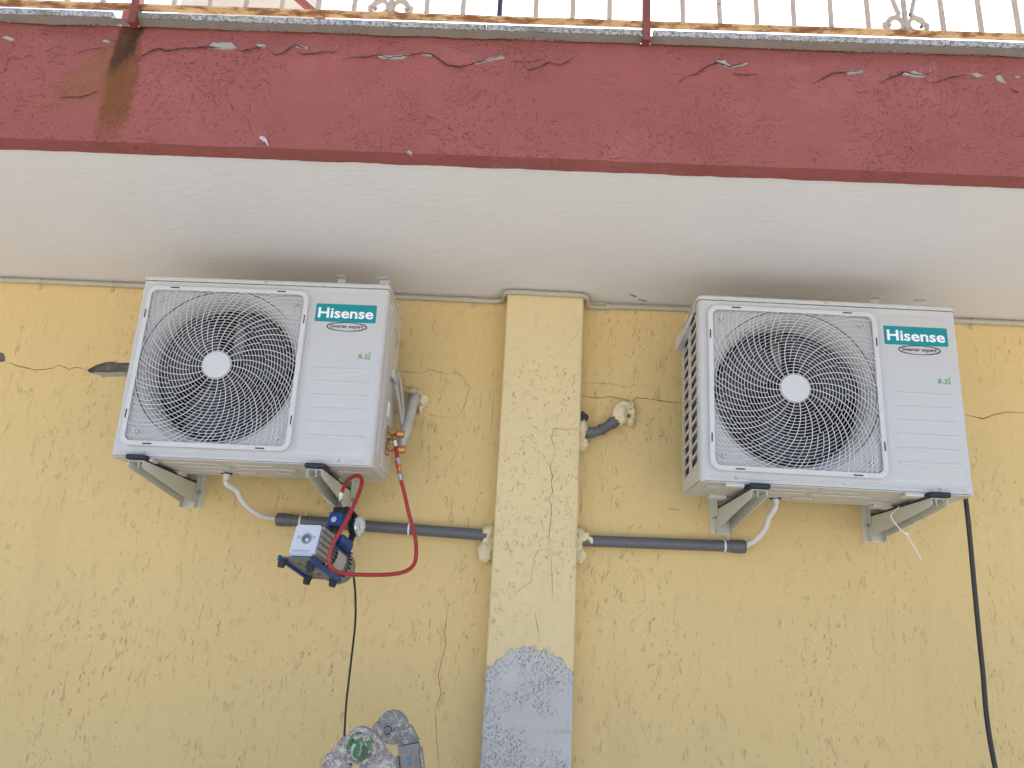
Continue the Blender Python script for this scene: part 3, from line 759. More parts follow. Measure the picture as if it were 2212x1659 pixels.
    # base pan with pressed fields and feet
    MB().box((.001, .002, 0), (W-.001, D-.001, .0038)).build('base_pan', PAN, u, bevel=.0015)
    for (xa, xb, ya, yb) in ((.14, .33, .045, .07), (.18, .34, .095, .13), (.37, .49, .05, .075), (.36, .55, .10, .14), (.20, .29, .17, .20), (.33, .40, .18, .205), (.46, .52, .17, .20), (.03, .10, .06, .10), (.68, .78, .09, .14), (.57, .65, .18, .21)):
        MB().prism([(x, y, -.0001) for x, y in rrect(xa, xb, ya, yb, .010, 4)], (0, 0, -.004)).build('pressed_field', PAN, u, bevel=.002)
    for x in (.105, .635):
        MB().box((x-.028, .004, -.010), (x+.028, .048, .0)).build('foot', PAN, u, bevel=.002)
        MB().box((x-.028, D-.05, -.010), (x+.028, D-.004, .0)).build('foot', PAN, u, bevel=.002)
    MB().lathe((.287, .215, .001), (0, 0, -1), [(0, .016), (.004, .016), (.004, .011), (.022, .011)], 20).build('drain_spigot', HOSEW, u)
    MB().lathe((.287, .215, -.0015), (0, 0, -1), [(0, .0185), (.0035, .0185)], 20).build('drain_seal', SLOT, u)
    # stickers
    st_ = MB().prism([(x, -.0024, z) for x, z in rrect(.579, .776, .4655, .527, .004, 4)], (0, -.0008, 0)).build('logo_sticker', TEAL, u)
    lettering('Hisense', INKW, st_, .588, .767, .496, -.0032, off=.022, h=.036)
    lettering('inverter expert', INKB, u, .632, .738, .4495, -.0024, shear=.16, off=.016, h=.0145)
    for s in (-1, 1):
        pts = []
        for k in range(17):
            a = R((95 + 170*k/16) if s < 0 else (-85 + 170*k/16)); pts.append((.685 + .064*math.cos(a) + (.0), -.0026, .4497 + .0145*math.sin(a)))
        if s < 0: pts = [(.700, -.0026, .4640)] + pts
        else: pts = [(.672, -.0026, .4352)] + pts
        MB().ribbon(pts, lambda i: .0014 + .0022*math.sin(math.pi*min(1, (i+1)/19)), (0, -1, 0), .0006).build('logo_arc', INKB, u, fix=False)
    lettering('R-32', INKG, u, .733, .771, .351, -.0024, shear=.12, off=.016, h=.017)
    MB().ribbon([(.764, -.0026, .362), (.768, -.0026, .3645), (.7745, -.0026, .3655)], lambda i: (.0012, .003, .0008)[i], (0, -1, 0), .0006).build('logo_leaf', INKG, u, fix=False)
    # stop valves on the service side
    for z, ln in ((.150, .058), (.098, .066)):
        y = .185
        v = MB().box((W+.004, y-.018, z-.022), (W+.014, y+.018, z+.022)).build('service_valve', BRASS, u, bevel=.003)
        MB().lathe((W+.012, y, z), (1, 0, 0), [(0, .011), (.012, .011), (.016, .009), (.022, .009), (.024, .0135), (.044, .0135), (ln-.012, .012)], 8).build('valve_cap', BRASS, v)
        MB().lathe((W+.024, y, z), (0, -1, 0), [(0, .008), (.02, .008), (.02, .010), (.032, .010)], 8).build('valve_port', BRASS, v)
        for q in (-.014, .014): MB().lathe((W+.014, y-.010, z+q), (1, 0, 0), [(0, .004), (.003, .004)], 8).build('valve_screw', STEEL, v)
    return u
unit = make_unit()
ul = unit; ul.location = (-.1779+math.sin(tl_)*H, -.4252, .5068-math.cos(tl_)*H); ul.rotation_euler = (0, -tl_, 0)
ur = dup(unit); ur.location = (1.6283+math.sin(tr_)*H, -.4448, .5141-math.cos(tr_)*H); ur.rotation_euler = (0, -tr_, 0)
ul['label'] = 'white outdoor unit with brass valves joined to the red hose, vacuum pump hanging below'
ur['label'] = 'white outdoor unit with louvred side showing, black power cable hanging below its corner'
bpy.context.view_layer.update()
def UL(x, y, z): return ul.matrix_world @ Vector((x, y, z))
def UR(x, y, z): return ur.matrix_world @ Vector((x, y, z))

# ------------------------------------------------------------------ wall brackets
def bracket(xc, top, yfront, label, flip):
    b = empty('wall_bracket', (xc, 0, top-.07), label, 'bracket', 'brackets under the outdoor units'); o = Vector(b.location)
    hw = .0235; t = .0022; mb = MB()
    za, zb = top, top-.0015
    yw = -.034
    for s in (-1, 1):                                          # tapering cheeks
        x = xc + s*hw
        poly = [(x, yfront, top), (x, yw, top), (x, yw, top-.066), (x, yw-.03, top-.066), (x, yfront+.012, top-.024), (x, yfront, top-.020)]
        mb.prism(poly, (-s*t, 0, 0))
    mb.box((xc-hw+t, yfront, top-t), (xc+hw-t, yw, top-.0001))
    mb.build('arm', BRK, b, org=o, bevel=.0008)
    mb = MB(); hw2 = .0265
    mb.box((xc-hw2, -.0345, top-.084), (xc-hw2+t, -.001, top+.33)); mb.box((xc+hw2-t, -.0345, top-.084), (xc+hw2, -.001, top+.33)); mb.box((xc-hw2+t, -.004, top-.084), (xc+hw2-t, -.001, top+.33))
    fx0 = xc - flip*hw2; mb.box((min(fx0, fx0-flip*.017), -.0035, top-.084), (max(fx0, fx0-flip*.017), -.001, top+.33))
    mb.build('upright', BRK, b, org=o, bevel=.0008)
    MB().box((xc-hw2+t+.001, -.033, top-.02), (xc+hw2-t-.001, -.006, top+.012)).build('end_block', mat('brown_block', (.10, .065, .05), .7), b, org=o)
    MB().prism([(xc-.031, yfront-.012, top+.001), (xc+.031, yfront-.012, top+.001), (xc+.031, yfront+.065, top+.001), (xc-.031, yfront+.065, top+.001)], (0, 0, .016)).build('rubber_pad', RUB, b, org=o, bevel=.005)
    MB().box((xc-.026, yfront+.07, top+.001), (xc+.026, yw-.02, top+.005)).build('rubber_strip', RUB, b, org=o)
    bo = MB().lathe((xc, yfront+.022, top-.002), (0, 0, -1), [(0, .011), (.0015, .011), (.0015, .0075), (.008, .0075), (.008, .0038), (.020, .0038)], 12).build('bolt', STEEL, b, org=o)
    MB().lathe((xc-flip*(hw2-.001), -.02, top-.03), (-flip, 0, 0), [(0, .007), (.005, .007), (.005, .003), (.016, .003)], 8).build('bolt', STEEL, b, org=o)
    return b
TOPL, TOPR = -.1085, -.1075
bracket(-.0815, TOPL, -.440, 'cream steel bracket under the louvred-side end of the unit with brass valves', -1)
bracket(.466, TOPL, -.440, 'cream steel bracket with the vacuum pump hanging from it', -1)
bracket(1.7965, TOPR, -.455, 'cream steel bracket beside the pillar-side drain hose of the unit with the black cable', 1)
bracket(2.322, TOPR, -.455, 'cream steel bracket with a white cable tie looped round it', 1)

# ------------------------------------------------------------------ conduit under the ceiling
zt = ZC - .0150; rc = .0095; ya = -.0105; yo = -PP-.0115
base = [(XA, ya, zt), (PX0-.10, ya, zt), (PX0-.035, ya, zt)]
pth = [(XA, ya, zt), (-1, ya, zt-.001), (0, ya, zt), (.6, ya, zt-.001)] + spline([(PX0-.12, ya, zt-.001), (PX0-.05, ya, zt-.002), (PX0-.018, ya-.018, zt), (PX0-.014, yo+.035, zt+.001), (PX0-.002, yo+.006, zt+.002), (PX0+.03, yo, zt+.002), (PX0+.15, yo, zt+.001), (PX1-.03, yo, zt), (PX1+.005, yo+.008, zt-.001), (PX1+.014, yo+.035, zt-.004), (PX1+.02, ya-.02, zt-.010), (PX1+.06, ya, zt-.008), (PX1+.13, ya, zt-.002)], 6) + [(1.8, ya, zt), (2.6, ya, zt-.001), (XB, ya, zt)]
cn = MB().tube(pth, rc, 12).build('conduit', COND); tag(cn, 'thin cream painted conduit clipped along the top of the wall and round the pillar', 'conduit')
for px in (83, 240, 1022, 1312, 2090):
    x = aty(px, 640, 0).x
    MB().lathe((x-.006, ya, zt), (1, 0, 0), [(0, rc+.0018), (.012, rc+.0018)], 14).build('clip', COND, cn)
    MB().box((x-.006, -.0035, zt-.028), (x+.006, -.0008, zt-.006)).build('clip_tab', COND, cn)

# ------------------------------------------------------------------ drain hoses and pipes
def corrugated(name, pts, label, r=.0088):
    P_ = spline(pts, 40); L_ = [0]
    for a, b in zip(P_[:-1], P_[1:]): L_.append(L_[-1] + (b-a).length)
    m = int(L_[-1]/.0013); out = []; k = 0
    for i in range(m+1):
        s = L_[-1]*i/m
        while k < len(L_)-2 and L_[k+1] < s: k += 1
        out.append(P_[k].lerp(P_[k+1], (s-L_[k])/max(1e-9, L_[k+1]-L_[k])))
    o = MB().tube(out, lambda i: r*(1 + .13*math.sin(2*math.pi*i*.0013/.0062)), 12).build(name, HOSEW)
    return tag(o, label, 'hose', 'drain hoses')
C3 = crop(380, 1480, .3617); C7r = crop(2500, 1600, .452); C4p = crop(1040, 1680, .3374)
spL, spR = UL(.287, .215, -.018), UR(.287, .215, -.018)
YP = -.028
def hp3(cr, lst): return [aty(*cr(x, y), Y) for x, y, Y in lst]
corrugated('drain_hose', [spL, spL+Vector((.004, 0, -.018))] + hp3(C3, [(1400,990,-.16), (1450,1080,-.13), (1530,1170,-.10), (1660,1255,-.065), (1850,1295,YP)]), 'white corrugated drain hose from the unit with brass valves to the grey pipe')
corrugated('drain_hose', [spR, spR+Vector((-.004, 0, -.018))] + hp3(C7r, [(850,745,-.16), (825,830,-.13), (775,900,-.10), (715,955,-.06), (640,990,YP)]), 'white corrugated drain hose from the unit with the black cable to the grey pipe')
def drain(name, a, b, label, ends, ties):
    o = tag(MB().cyl(a, b, .0195, n=24).build(name, GREYP), label, 'pipe', 'grey drain pipes'); d = (b-a).normalized()
    MB().lathe(a - d*.004, d, [(0, .017), (0, .0225), (.006, .0235), (.022, .0235), (.024, .0225), (.05, .0220), (.052, .0196)], 24, True, False).build('socket', GREYP, o)
    MB().lathe(a - d*.0055, d, [(0, .010), (0, .0215), (.003, .0228), (.006, .0228)], 24, True, False).build('rubber_seal', SLOT, o)
    for t in ties:
        p = a + d*t
        MB().lathe(p, d, [(0, .0198), (.0, .0208), (.006, .0208), (.006, .0198)], 24, False, False).build('cable_tie', TIEM, o)
        MB().bar(p + Vector((.012, .012, .018)), p + Vector((.016, .022, .036)), .006, .003).build('tie_anchor', TIEM, o)
    return o
pl0, pl1 = aty(602, 1122, YP), aty(1052, 1156, YP)
drain('drain_pipe', pl0, pl1, 'grey drain pipe behind the vacuum pump, running into the pillar', 1, (.075, .455))
pr0, pr1 = aty(1606, 1181, YP), aty(1258, 1168, YP)
drain('drain_pipe', pr0, pr1, 'grey drain pipe on the far side of the pillar from the vacuum pump', 1, (.062,))

# ------------------------------------------------------------------ expanding foam lumps
def foam(lobes, label):
    bm = bmesh.new()
    for (c, s, sd_) in lobes:
        bmesh.ops.create_icosphere(bm, subdivisions=4, radius=1, matrix=Matrix.Translation(c) @ Matrix.Diagonal((*s, 1)))
    me_ = bpy.data.meshes.new('foam'); bm.to_mesh(me_); bm.free()
    o = bpy.data.objects.new('foam_blob', me_); COL.objects.link(o)
    c0 = sum((Vector(l[0]) for l in lobes), Vector())/len(lobes)
    rm = o.modifiers.new('remesh', 'REMESH'); rm.mode = 'VOXEL'; rm.voxel_size = .0035; rm.use_smooth_shade = True
    me_.materials.append(FOAM)
    dg = bpy.context.evaluated_depsgraph_get(); m2 = bpy.data.meshes.new_from_object(o.evaluated_get(dg)); o.modifiers.clear(); o.data = m2; m2.name = 'foam'
    for v in m2.vertices:
        q = v.co; k = .007*noise.noise(q*38) + .004*noise.noise(q*95) - .004*abs(noise.noise(q*60))
        v.co = q + v.normal*k
    m2.polygons.foreach_set('use_smooth', [True]*len(m2.polygons))
    if not m2.materials: m2.materials.append(FOAM)
    return tag(o, label, 'foam', 'lumps of expanding foam')
V = Vector
C4x = crop(2120, 1450, .1808); C2v = crop(1340, 1300, .3375)
def fp_(cr, x, y, Y): return aty(*cr(x, y), Y)
foam([(fp_(C5, 315, 705, -.028), (.024, .026, .026), 1), (fp_(C5, 300, 790, -.025), (.018, .022, .03), 2), (fp_(C5, 290, 870, -.026), (.029, .026, .042), 3), (fp_(C5, 330, 760, -.02), (.014, .02, .05), 1)], 'foam lump where the pipe behind the vacuum pump meets the pillar')
foam([(fp_(C5, 1125, 745, -.030), (.026, .028, .030), 1), (fp_(C5, 1170, 745, -.033), (.018, .02, .018), 2), (fp_(C5, 1110, 810, -.024), (.014, .022, .04), 3), (fp_(C5, 1118, 910, -.026), (.024, .024, .026), 4), (fp_(C5, 1225, 775, -.046), (.008, .006, .012), 4)], 'foam lump where the drain pipe leaves the far side of the pillar')
foam([(fp_(C4x, 1130, 560, -.028), (.030, .03, .036), 1), (fp_(C4x, 1220, 390, -.022), (.034, .026, .018), 2), (fp_(C4x, 1370, 440, -.02), (.016, .02, .03), 3), (fp_(C4x, 1400, 590, -.012), (.007, .014, .02), 4), (fp_(C4x, 1360, 730, -.016), (.015, .018, .018), 5), (fp_(C4x, 1130, 700, -.03), (.026, .028, .018), 1)], 'foam lump capping the short grey elbow on the wall beside the pillar')
foam([(fp_(C4x, 330, 870, -.04), (.024, .03, .038), 1), (fp_(C4x, 290, 760, -.035), (.014, .025, .02), 2), (fp_(C4x, 320, 1190, -.03), (.028, .026, .026), 3), (fp_(C4x, 270, 1040, -.03), (.012, .02, .05), 4)], 'foam lump in the corner of pillar and wall below a round grey cap')
foam([(fp_(C2v, 610, 505, -.018), (.020, .02, .011), 1), (fp_(C2v, 690, 530, -.018), (.018, .02, .016), 2), (fp_(C2v, 735, 600, -.020), (.023, .026, .024), 3), (fp_(C2v, 700, 690, -.016), (.012, .016, .022), 4)], 'foam lump where the lagged pipe enters the wall')
# short grey elbow by the pillar
YE = -.034
ep = [fp_(C4x, 400, 955, YE), fp_(C4x, 500, 955, YE), fp_(C4x, 640, 930, YE), fp_(C4x, 760, 885, YE), fp_(C4x, 900, 800, YE), fp_(C4x, 1010, 730, YE), fp_(C4x, 1100, 660, YE+.006)]
el = tag(MB().tube(spline(ep, 5), .0175, 20).build('pipe_elbow', GREYP), 'short grey pipe elbow between two foam lumps beside the pillar', 'pipe')
for i, (a, b) in enumerate(((0, 1), (4, 5))):
    d = (ep[b]-ep[a]).normalized(); q = ep[a] + d*.006
    MB().lathe(q, d, [(0, .0178), (0, .0205), (.005, .0215), (.014, .0215), (.016, .020), (.03, .0198), (.031, .0176)], 22, False, False).build('socket', GREYP, el)
d = (ep[4]-ep[2]).normalized(); MB().lathe(ep[3]-d*.004, d, [(0, .0178), (0, .0212), (.007, .0212), (.007, .0178)], 22, False, False).build('collar', GREYP, el)
cpp = fp_(C4x, 350, 660, -.045); dcap = V((-.62, .35, .62)).normalized()
cap = tag(MB().lathe(cpp + dcap*-.012, dcap, [(0, .018), (.002, .0225), (.010, .0225), (.011, .021), (.013, .021), (.014, .0225), (.026, .0225), (.027, .018), (.06, .018)], 24).build('pipe_stub', GREYD), 'round dark grey pipe cap poking out of the foam beside the pillar', 'pipe')

# ------------------------------------------------------------------ lagged pipe and cables of the first unit
lag = [fp_(C2v, 650, 555, .03), fp_(C2v, 640, 575, -.03), fp_(C2v, 615, 640, -.07), fp_(C2v, 590, 740, -.10), fp_(C2v, 565, 840, -.13), fp_(C2v, 540, 930, -.17), fp_(C2v, 510, 1000, -.19), fp_(C2v, 492, 1080, -.20), fp_(C2v, 478, 1130, -.205)]
lg = tag(MB().tube(spline(lag, 6), lambda i: .0185*(1+.05*math.sin(i*1.3))*(1 if i < 36 else .8), 16).build('lagged_pipe', LAG), 'pale grey lagged refrigerant pipe bending from the wall down to the brass valves', 'pipe')
cb1 = [UL(W+.010, .185, .345), UL(W+.016, .185, .325)] + [fp_(C2v, 412, 300, -.235), fp_(C2v, 430, 450, -.22), fp_(C2v, 460, 600, -.19), fp_(C2v, 485, 740, -.17), fp_(C2v, 490, 830, -.165), fp_(C2v, 500, 900, -.16)]
cb2 = [UL(W+.010, .200, .345), UL(W+.016, .200, .325)] + [fp_(C2v, 445, 280, -.215), fp_(C2v, 480, 430, -.20), fp_(C2v, 500, 600, -.175), fp_(C2v, 512, 740, -.155), fp_(C2v, 510, 830, -.155), fp_(C2v, 515, 880, -.15)]
tag(MB().tube(spline(cb1, 6), .0062, 10).build('cable', CABG), 'thicker grey cable looping down beside the brass valves', 'cable')
tag(MB().tube(spline(cb2, 6), .0046, 10).build('cable', CABG), 'thinner grey cable looping down nearer the wall behind the thicker one', 'cable')

# ------------------------------------------------------------------ vacuum pump
Yl = V((.46, .35, .81)); Xl = V((.86, .034, -.51)); Yl.normalize(); Xl = (Xl - Yl*Xl.dot(Yl)).normalized(); Zd = Yl.cross(Xl)
if Zd.y < 0: Zd = -Zd
PF = ray(700, 1180).normalized(); PR = (RV - PF*RV.dot(PF)).normalized(); PD = PF.cross(PR)
if PD.z > 0: PD = -PD
tw = lambda c: PR*c.x + PD*c.y + PF*c.z                         # camera (right, down, forward) to world
PXv, PYv, PZv = tw(Xl), tw(Yl), -tw(Zd)
po_ = aty(660, 1167, -.37)
pump = empty('vacuum_pump', (0, 0, 0), 'small silver and blue vacuum pump hanging from the bracket by the red hose', 'vacuum pump')
pm4 = Matrix((PXv, PYv, PZv)).transposed().to_4x4(); pm4.translation = po_; pump.matrix_world = pm4
bx_ = .045
body = [(-bx_, 0, -.040), (-bx_+.010, 0, -.052), (bx_-.012, 0, -.052), (bx_, 0, -.040), (bx_, 0, .044), (bx_-.006, 0, .050), (-bx_+.006, 0, .050), (-bx_, 0, .044)]
ob = MB().prism(body, (0, .072, 0)).build('oil_box', SILP, pump, bevel=.003)
fc = [(p[0]*.97, -.0022, p[2]*.97) for p in body]
MB().prism(fc, (0, .002, 0)).build('front_sky_tone', mat('silver_paint_sky_lit', (.66, .67, .70), .36, .15), ob)  # sky reflection on the box front put into this paler colour
for k in range(5):
    z = -.036 + k*.0185
    MB().add([(bx_-.001, .010, z+.005), (bx_+.0045, .068, z+.002), (bx_-.001, .068, z-.006), (bx_-.001, .010, z-.001)], [(0, 1, 2), (0, 2, 3), (0, 3, 1), (1, 3, 2)]).build('cooling_rib', SILP, ob, smooth=0)
    MB().bar((bx_+.002, .003, z+.004), (bx_+.006, .070, z+.001), .005, .011).build('cooling_rib', SILP, ob, bevel=.001)
sg = MB().lathe((.004, -.002, .004), (0, -1, 0), [(0, .0165), (.004, .0165), (.004, .0125), (.001, .0120)], 28).build('sight_glass', SILP, pump)
MB().cyl((.004, -.003, .004), (.004, -.0042, .004), .0122, n=24).build('oil_window', mat('oil_glass', (.10, .16, .20), .1), sg)
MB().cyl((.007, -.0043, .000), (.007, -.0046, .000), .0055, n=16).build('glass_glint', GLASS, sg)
for x, q in ((-.024, 1), (.027, 1)):
    for dz in (0, .005): MB().box((x-.005, -.0028, .006+dz), (x+.005, -.0023, .0072+dz)).build('level_mark', INKB, ob)
scr = [(-.034+.0012*k, -.0026, -.034 + .0022*math.sin(k*1.9) + .0018*math.cos(k*3.7) + .0012*math.sin(k*.7)) for k in range(52)]
MB().ribbon(scr, .0006, (0, -1, 0), .0003).build('handwriting', mat('blue_ink', (.05, .06, .16), .6), ob, fix=False)
MB().lathe((.006, .020, -.052), (0, 0, -1), [(0, .009), (.003, .009), (.003, .005), (.006, .005)], 12).build('drain_plug', CHROME, pump)
MB().cyl((-.004, .035, .050), (-.004, .035, .062), .014, .013, 18).build('filler_cap', BLUEP, pump)
MB().prism([(x*1.10, .072, z*1.12) for x, _, z in body], (0, .010, 0)).build('end_flange', SILP, pump, bevel=.002)
for x, z in ((.040, .050), (.040, -.050), (-.04, .05), (-.04, -.05)): MB().cyl((x, .068, z), (x, .072, z), .005, n=10).build('flange_bolt', BLK, pump)
MB().prism([(x*1.08, .082, z*1.1) for x, _, z in body], (0, .012, 0)).build('blue_flange', BLUEP, pump, bevel=.002)
mo = MB().cyl((0, .094, -.004), (0, .215, -.004), .043, n=32).build('motor', ALU, pump)
for k in range(26):
    a = 2*math.pi*k/26
    MB().bar((.046*math.cos(a), .098, -.004+.046*math.sin(a)), (.046*math.cos(a), .205, -.004+.046*math.sin(a)), .003, .010, (math.cos(a), 0, math.sin(a))).build('cooling_fin', ALU, mo)
MB().lathe((0, .208, -.004), (0, 1, 0), [(0, .050), (.004, .054), (.034, .054), (.046, .048), (.05, .02)], 32).build('fan_cover', ALU, pump)
for k in range(22):
    a = 2*math.pi*k/22 + .1
    MB().box((-.003, -.003, -.003), (.003, .003, .003)).build('cover_vent', SLOT, pump).matrix_local = Matrix.Translation((.0515*math.cos(a), .2095, -.004+.0515*math.sin(a)))
npl = MB(); vs = []
for k in range(7):
    a = R(-42 + 62*k/6)
    for y in (.115, .175): vs.append((.0535*math.cos(a), y, -.004+.0535*math.sin(a)))
npl.add(vs, [(2*k, 2*k+1, 2*k+3, 2*k+2) for k in range(6)]).build('name_plate', mat('grey_plate', (.42, .41, .39), .45, .2, var=.15, vs=60), pump)
tb = MB().box((.014, .108, .034), (.062, .185, .066)).build('terminal_box', BLUEP, pump, bevel=.009, seg=4)
MB().box((.010, .100, .028), (.060, .196, .034)).build('terminal_seat', BLUEP, pump, bevel=.003)
bs = MB().box((-.050, -.030, -.0675), (.050, .165, -.0625)).build('base_plate', mat('grey_blue_base', (.15, .16, .19), .45, .2), pump, bevel=.001)
MB().box((-.056, -.034, -.076), (-.047, .165, -.060)).build('base_rail', BLUEP, bs, bevel=.002)
MB().box((.047, -.012, -.076), (.056, .170, -.058)).build('base_rail', BLUEP, bs, bevel=.002)
for x, y in ((-.046, -.018), (-.046, .140), (.040, .150), (.040, .004)):
    MB().cyl((x, y, -.068), (x, y, -.092), .014, .0105, 18).build('rubber_foot', RUB, pump)
for x, y in ((-.01, .02), (-.004, .045), (.022, .05), (.01, .11), (-.02, .09)):
    MB().cyl((x, y, -.0674), (x, y, -.0682), .006, n=14).build('base_hole', SLOT, bs)
for x, y in ((-.030, .0), (.0, .02)): MB().box((x, y, .045), (x+.001, y+.001, .046))
MB().box((-.004, .078, .052), (.045, .120, .074)).build('valve_body', BLK, pump, bevel=.003)
sv = MB().box((.006, .078, .080), (.052, .118, .126)).build('solenoid', BLUEP, pump, bevel=.005, seg=3)
MB().lathe((.030, .078, .100), (0, -1, 0), [(0, .0095), (.002, .0095), (.002, .006), (.006, .005)], 14).build('solenoid_nut', CHROME, sv)
MB().cyl((.006, .084, .064), (.006, .070, .062), .004, n=8).build('vent_pin', CHROME, pump)
MB().box((.014, .082, .122), (.046, .112, .146)).build('connector_plug', BLK, pump, bevel=.003)
hd = spline([(.040, .112, .118), (.040, .110, .140), (.040, .120, .152), (.042, .150, .154), (.042, .180, .150), (.042, .192, .135), (.042, .192, .09), (.038, .190, .060)], 5)
MB().tube(hd, .0105, 12).build('carry_handle', BLK, pump)
ga = MB().lathe((.040, .160, .112), (1, 0, 0), [(0, .010), (.012, .012), (.012, .030), (.020, .034), (.038, .035)], 32, True, False).build('gauge_case', BLK, pump)
MB().lathe((.074, .160, .112), (1, 0, 0), [(0, .0352), (.006, .0356), (.008, .034), (.008, .0315), (.002, .031)], 36, False, False).build('bezel', CHROME, ga)
MB().cyl((.0765, .160, .112), (.0775, .160, .112), .0315, n=32).build('dial', GLASS, ga)
MB().bar((.0782, .170, .102), (.0782, .150, .120), .0018, .0008).build('needle', REDP, ga)
for k in range(12):
    a = R(-45 + 270*k/11); MB().bar((.0780, .160+.025*math.cos(a), .112+.025*math.sin(a)), (.0780, .160+.029*math.cos(a), .112+.029*math.sin(a)), .0012, .0006).build('dial_tick', INKB, ga)
bpy.context.view_layer.update()
PM = lambda x, y, z: pump.matrix_world @ V((x, y, z))
# hanging strap of the pump
sp0 = PM(.041, .135, .150)
st0 = V((.466, sp0.y, TOPL-.03))
lp = spline([sp0+V((.0, -.010, -.012)), V((.4895, sp0.y-.006, TOPL-.03)), V((.4905, sp0.y-.004, TOPL+.004)), V((.466, sp0.y, TOPL+.0065)), V((.4415, sp0.y+.004, TOPL+.004)), V((.443, sp0.y+.006, TOPL-.05)), sp0+V((.002, .012, -.012)), sp0+V((.0, .0, -.016)), sp0+V((.0, -.010, -.012))], 6)
tag(MB().tube(lp, .0012, 6).build('hanging_strap', TIEM), 'thin white tie holding the vacuum pump handle to the bracket', 'cable tie')

# ------------------------------------------------------------------ red hose with fittings
hs = [(712,505,-.285), (740,430,-.30), (800,345,-.32), (880,308,-.335), (930,330,-.35), (938,400,-.365), (900,520,-.385), (840,660,-.405), (770,800,-.425), (690,940,-.44), (620,1060,-.445), (582,1180,-.445), (577,1270,-.44), (610,1340,-.43), (700,1385,-.41), (850,1405,-.385), (1050,1410,-.355), (1250,1405,-.32), (1400,1380,-.30), (1500,1320,-.28), (1540,1220,-.27), (1540,1060,-.262), (1510,900,-.258), (1460,720,-.255), (1420,540,-.253), (1385,400,-.252), (1374,355,-.252)]
f0 = PM(.041, .150, .160)
H3 = [aty(*C4p(x, y), Y) for x, y, Y in hs]
hose = tag(MB().tube(spline(H3, 8), .0062, 12).build('red_hose', REDH), 'red charging hose looping from the vacuum pump up to the brass valves', 'hose')
fb = aty(*C4p(705, 590), H3[0].y+.012)
MB().lathe(fb, H3[0]-fb, [(0, .0062), (.004, .0068), (.006, .0082), ((H3[0]-fb).length+.006, .0076), ((H3[0]-fb).length+.008, .0062)], 14).build('crimp_fitting', SILV, hose)
def vp(x, y, Y=-.252): return aty(*C2v(x, y), Y)
a, b = vp(490, 1485), vp(472, 1415); MB().lathe(a, b-a, [(0, .0062), (.001, .0085), ((b-a).length-.002, .0085), ((b-a).length, .006)], 14).build('crimp_fitting', SILV, hose)
a, b = vp(470, 1415), vp(455, 1300); MB().lathe(a, b-a, [(0, .0075), (.008, .0085), (.012, .0065), (.018, .009), (.028, .009), ((b-a).length, .007)], 12).build('ball_valve', BRASS, hose)
a, b = vp(425, 1275, -.266), vp(450, 1350, -.268); MB().bar(a, b, .016, .006).build('valve_lever', REDP, hose, bevel=.002)
a, b = vp(462, 1310), vp(445, 1240); MB().lathe(a, b-a, [(0, .006), (.001, .0085), ((b-a).length, .008)], 14).build('crimp_fitting', SILV, hose)
MB().tube(spline([vp(447, 1245), vp(440, 1190), vp(430, 1120), vp(420, 1090, -.258)], 6), .0062, 12).build('hose_end', REDH, hose)
a, b = vp(425, 1105, -.256), vp(412, 1040, -.262); MB().lathe(a, b-a, [(0, .006), (.001, .0092), ((b-a).length, .0092)], 14).build('crimp_fitting', SILV, hose)
a, b = vp(412, 1042, -.262), vp(405, 1005, -.26); MB().lathe(a, b-a, [(0, .008), ((b-a).length*.6, .010), ((b-a).length, .009)], 8).build('hose_nut', BRASS, hose)

# ------------------------------------------------------------------ cords
c0 = aty(761, 1228, PM(0, .235, 0).y)
cord = [c0, aty(766, 1262, c0.y+.004)] + [aty(x, y, Y) for x, y, Y in ((768, 1300, -.22), (767, 1350, -.19), (757, 1440, -.14), (748, 1520, -.13), (744, 1590, -.14), (743, 1660, -.18))] + [V((.60, -.20, -1.5)), V((.62, -.25, -2.0)), V((.7, -.4, GZ+.006)), V((1.4, -.6, GZ+.006))]
tag(MB().tube(spline(cord, 8), .0036, 8).build('pump_cord', BLKC), 'thin black power cord dropping from the vacuum pump behind the ladder hinge', 'cord')
r0 = UR(W-.035, .20, .004)
cord = [aty(2084, 1066, -.30), aty(2087, 1085, -.30), aty(2095, 1160, -.28), aty(2107, 1290, -.26), aty(2122, 1440, -.24), aty(2146, 1640, -.24), V((2.575, -.25, -1.4)), V((2.60, -.27, -1.95)), V((2.65, -.4, GZ+.01)), V((3.4, -.6, GZ+.01))]
tag(MB().tube(spline(cord, 8), .0073, 12).build('power_cable', BLKC), 'thick black cable hanging from the underside of the outdoor unit past the pillar', 'cable')
# cable tie on the bracket
C5g = crop(3150, 1780, .2486)
YT = -.235
tie = [(775,600,-.262), (795,680,-.262), (860,770,-.255), (930,845,-.25), (1005,893,-.245), (1060,850,-.22), (1120,800,-.20), (1133,720,-.195), (1125,640,-.195), (1110,560,-.20)]
tp_ = [aty(*C5g(x, y), Y) for x, y, Y in tie]
ti = tag(MB().tube(spline([V((2.296, -.255, TOPR+.003))] + tp_ + [V((2.345, -.21, TOPR+.003))], 6), .0019, 8).build('cable_tie', TIEM), 'loose white cable tie hanging with a long tail from the bracket', 'cable tie')
MB().tube(spline([aty(*C5g(x, y), -.245) for x, y in ((1005,893), (1060,990), (1140,1120), (1225,1278))], 6), .0019, 8).build('tail', TIEM, ti)
q = aty(*C5g(1003, 890), -.246); MB().bar(q+V((-.004, 0, .004)), q+V((.004, 0, -.005)), .007, .006).build('tie_head', TIEM, ti)

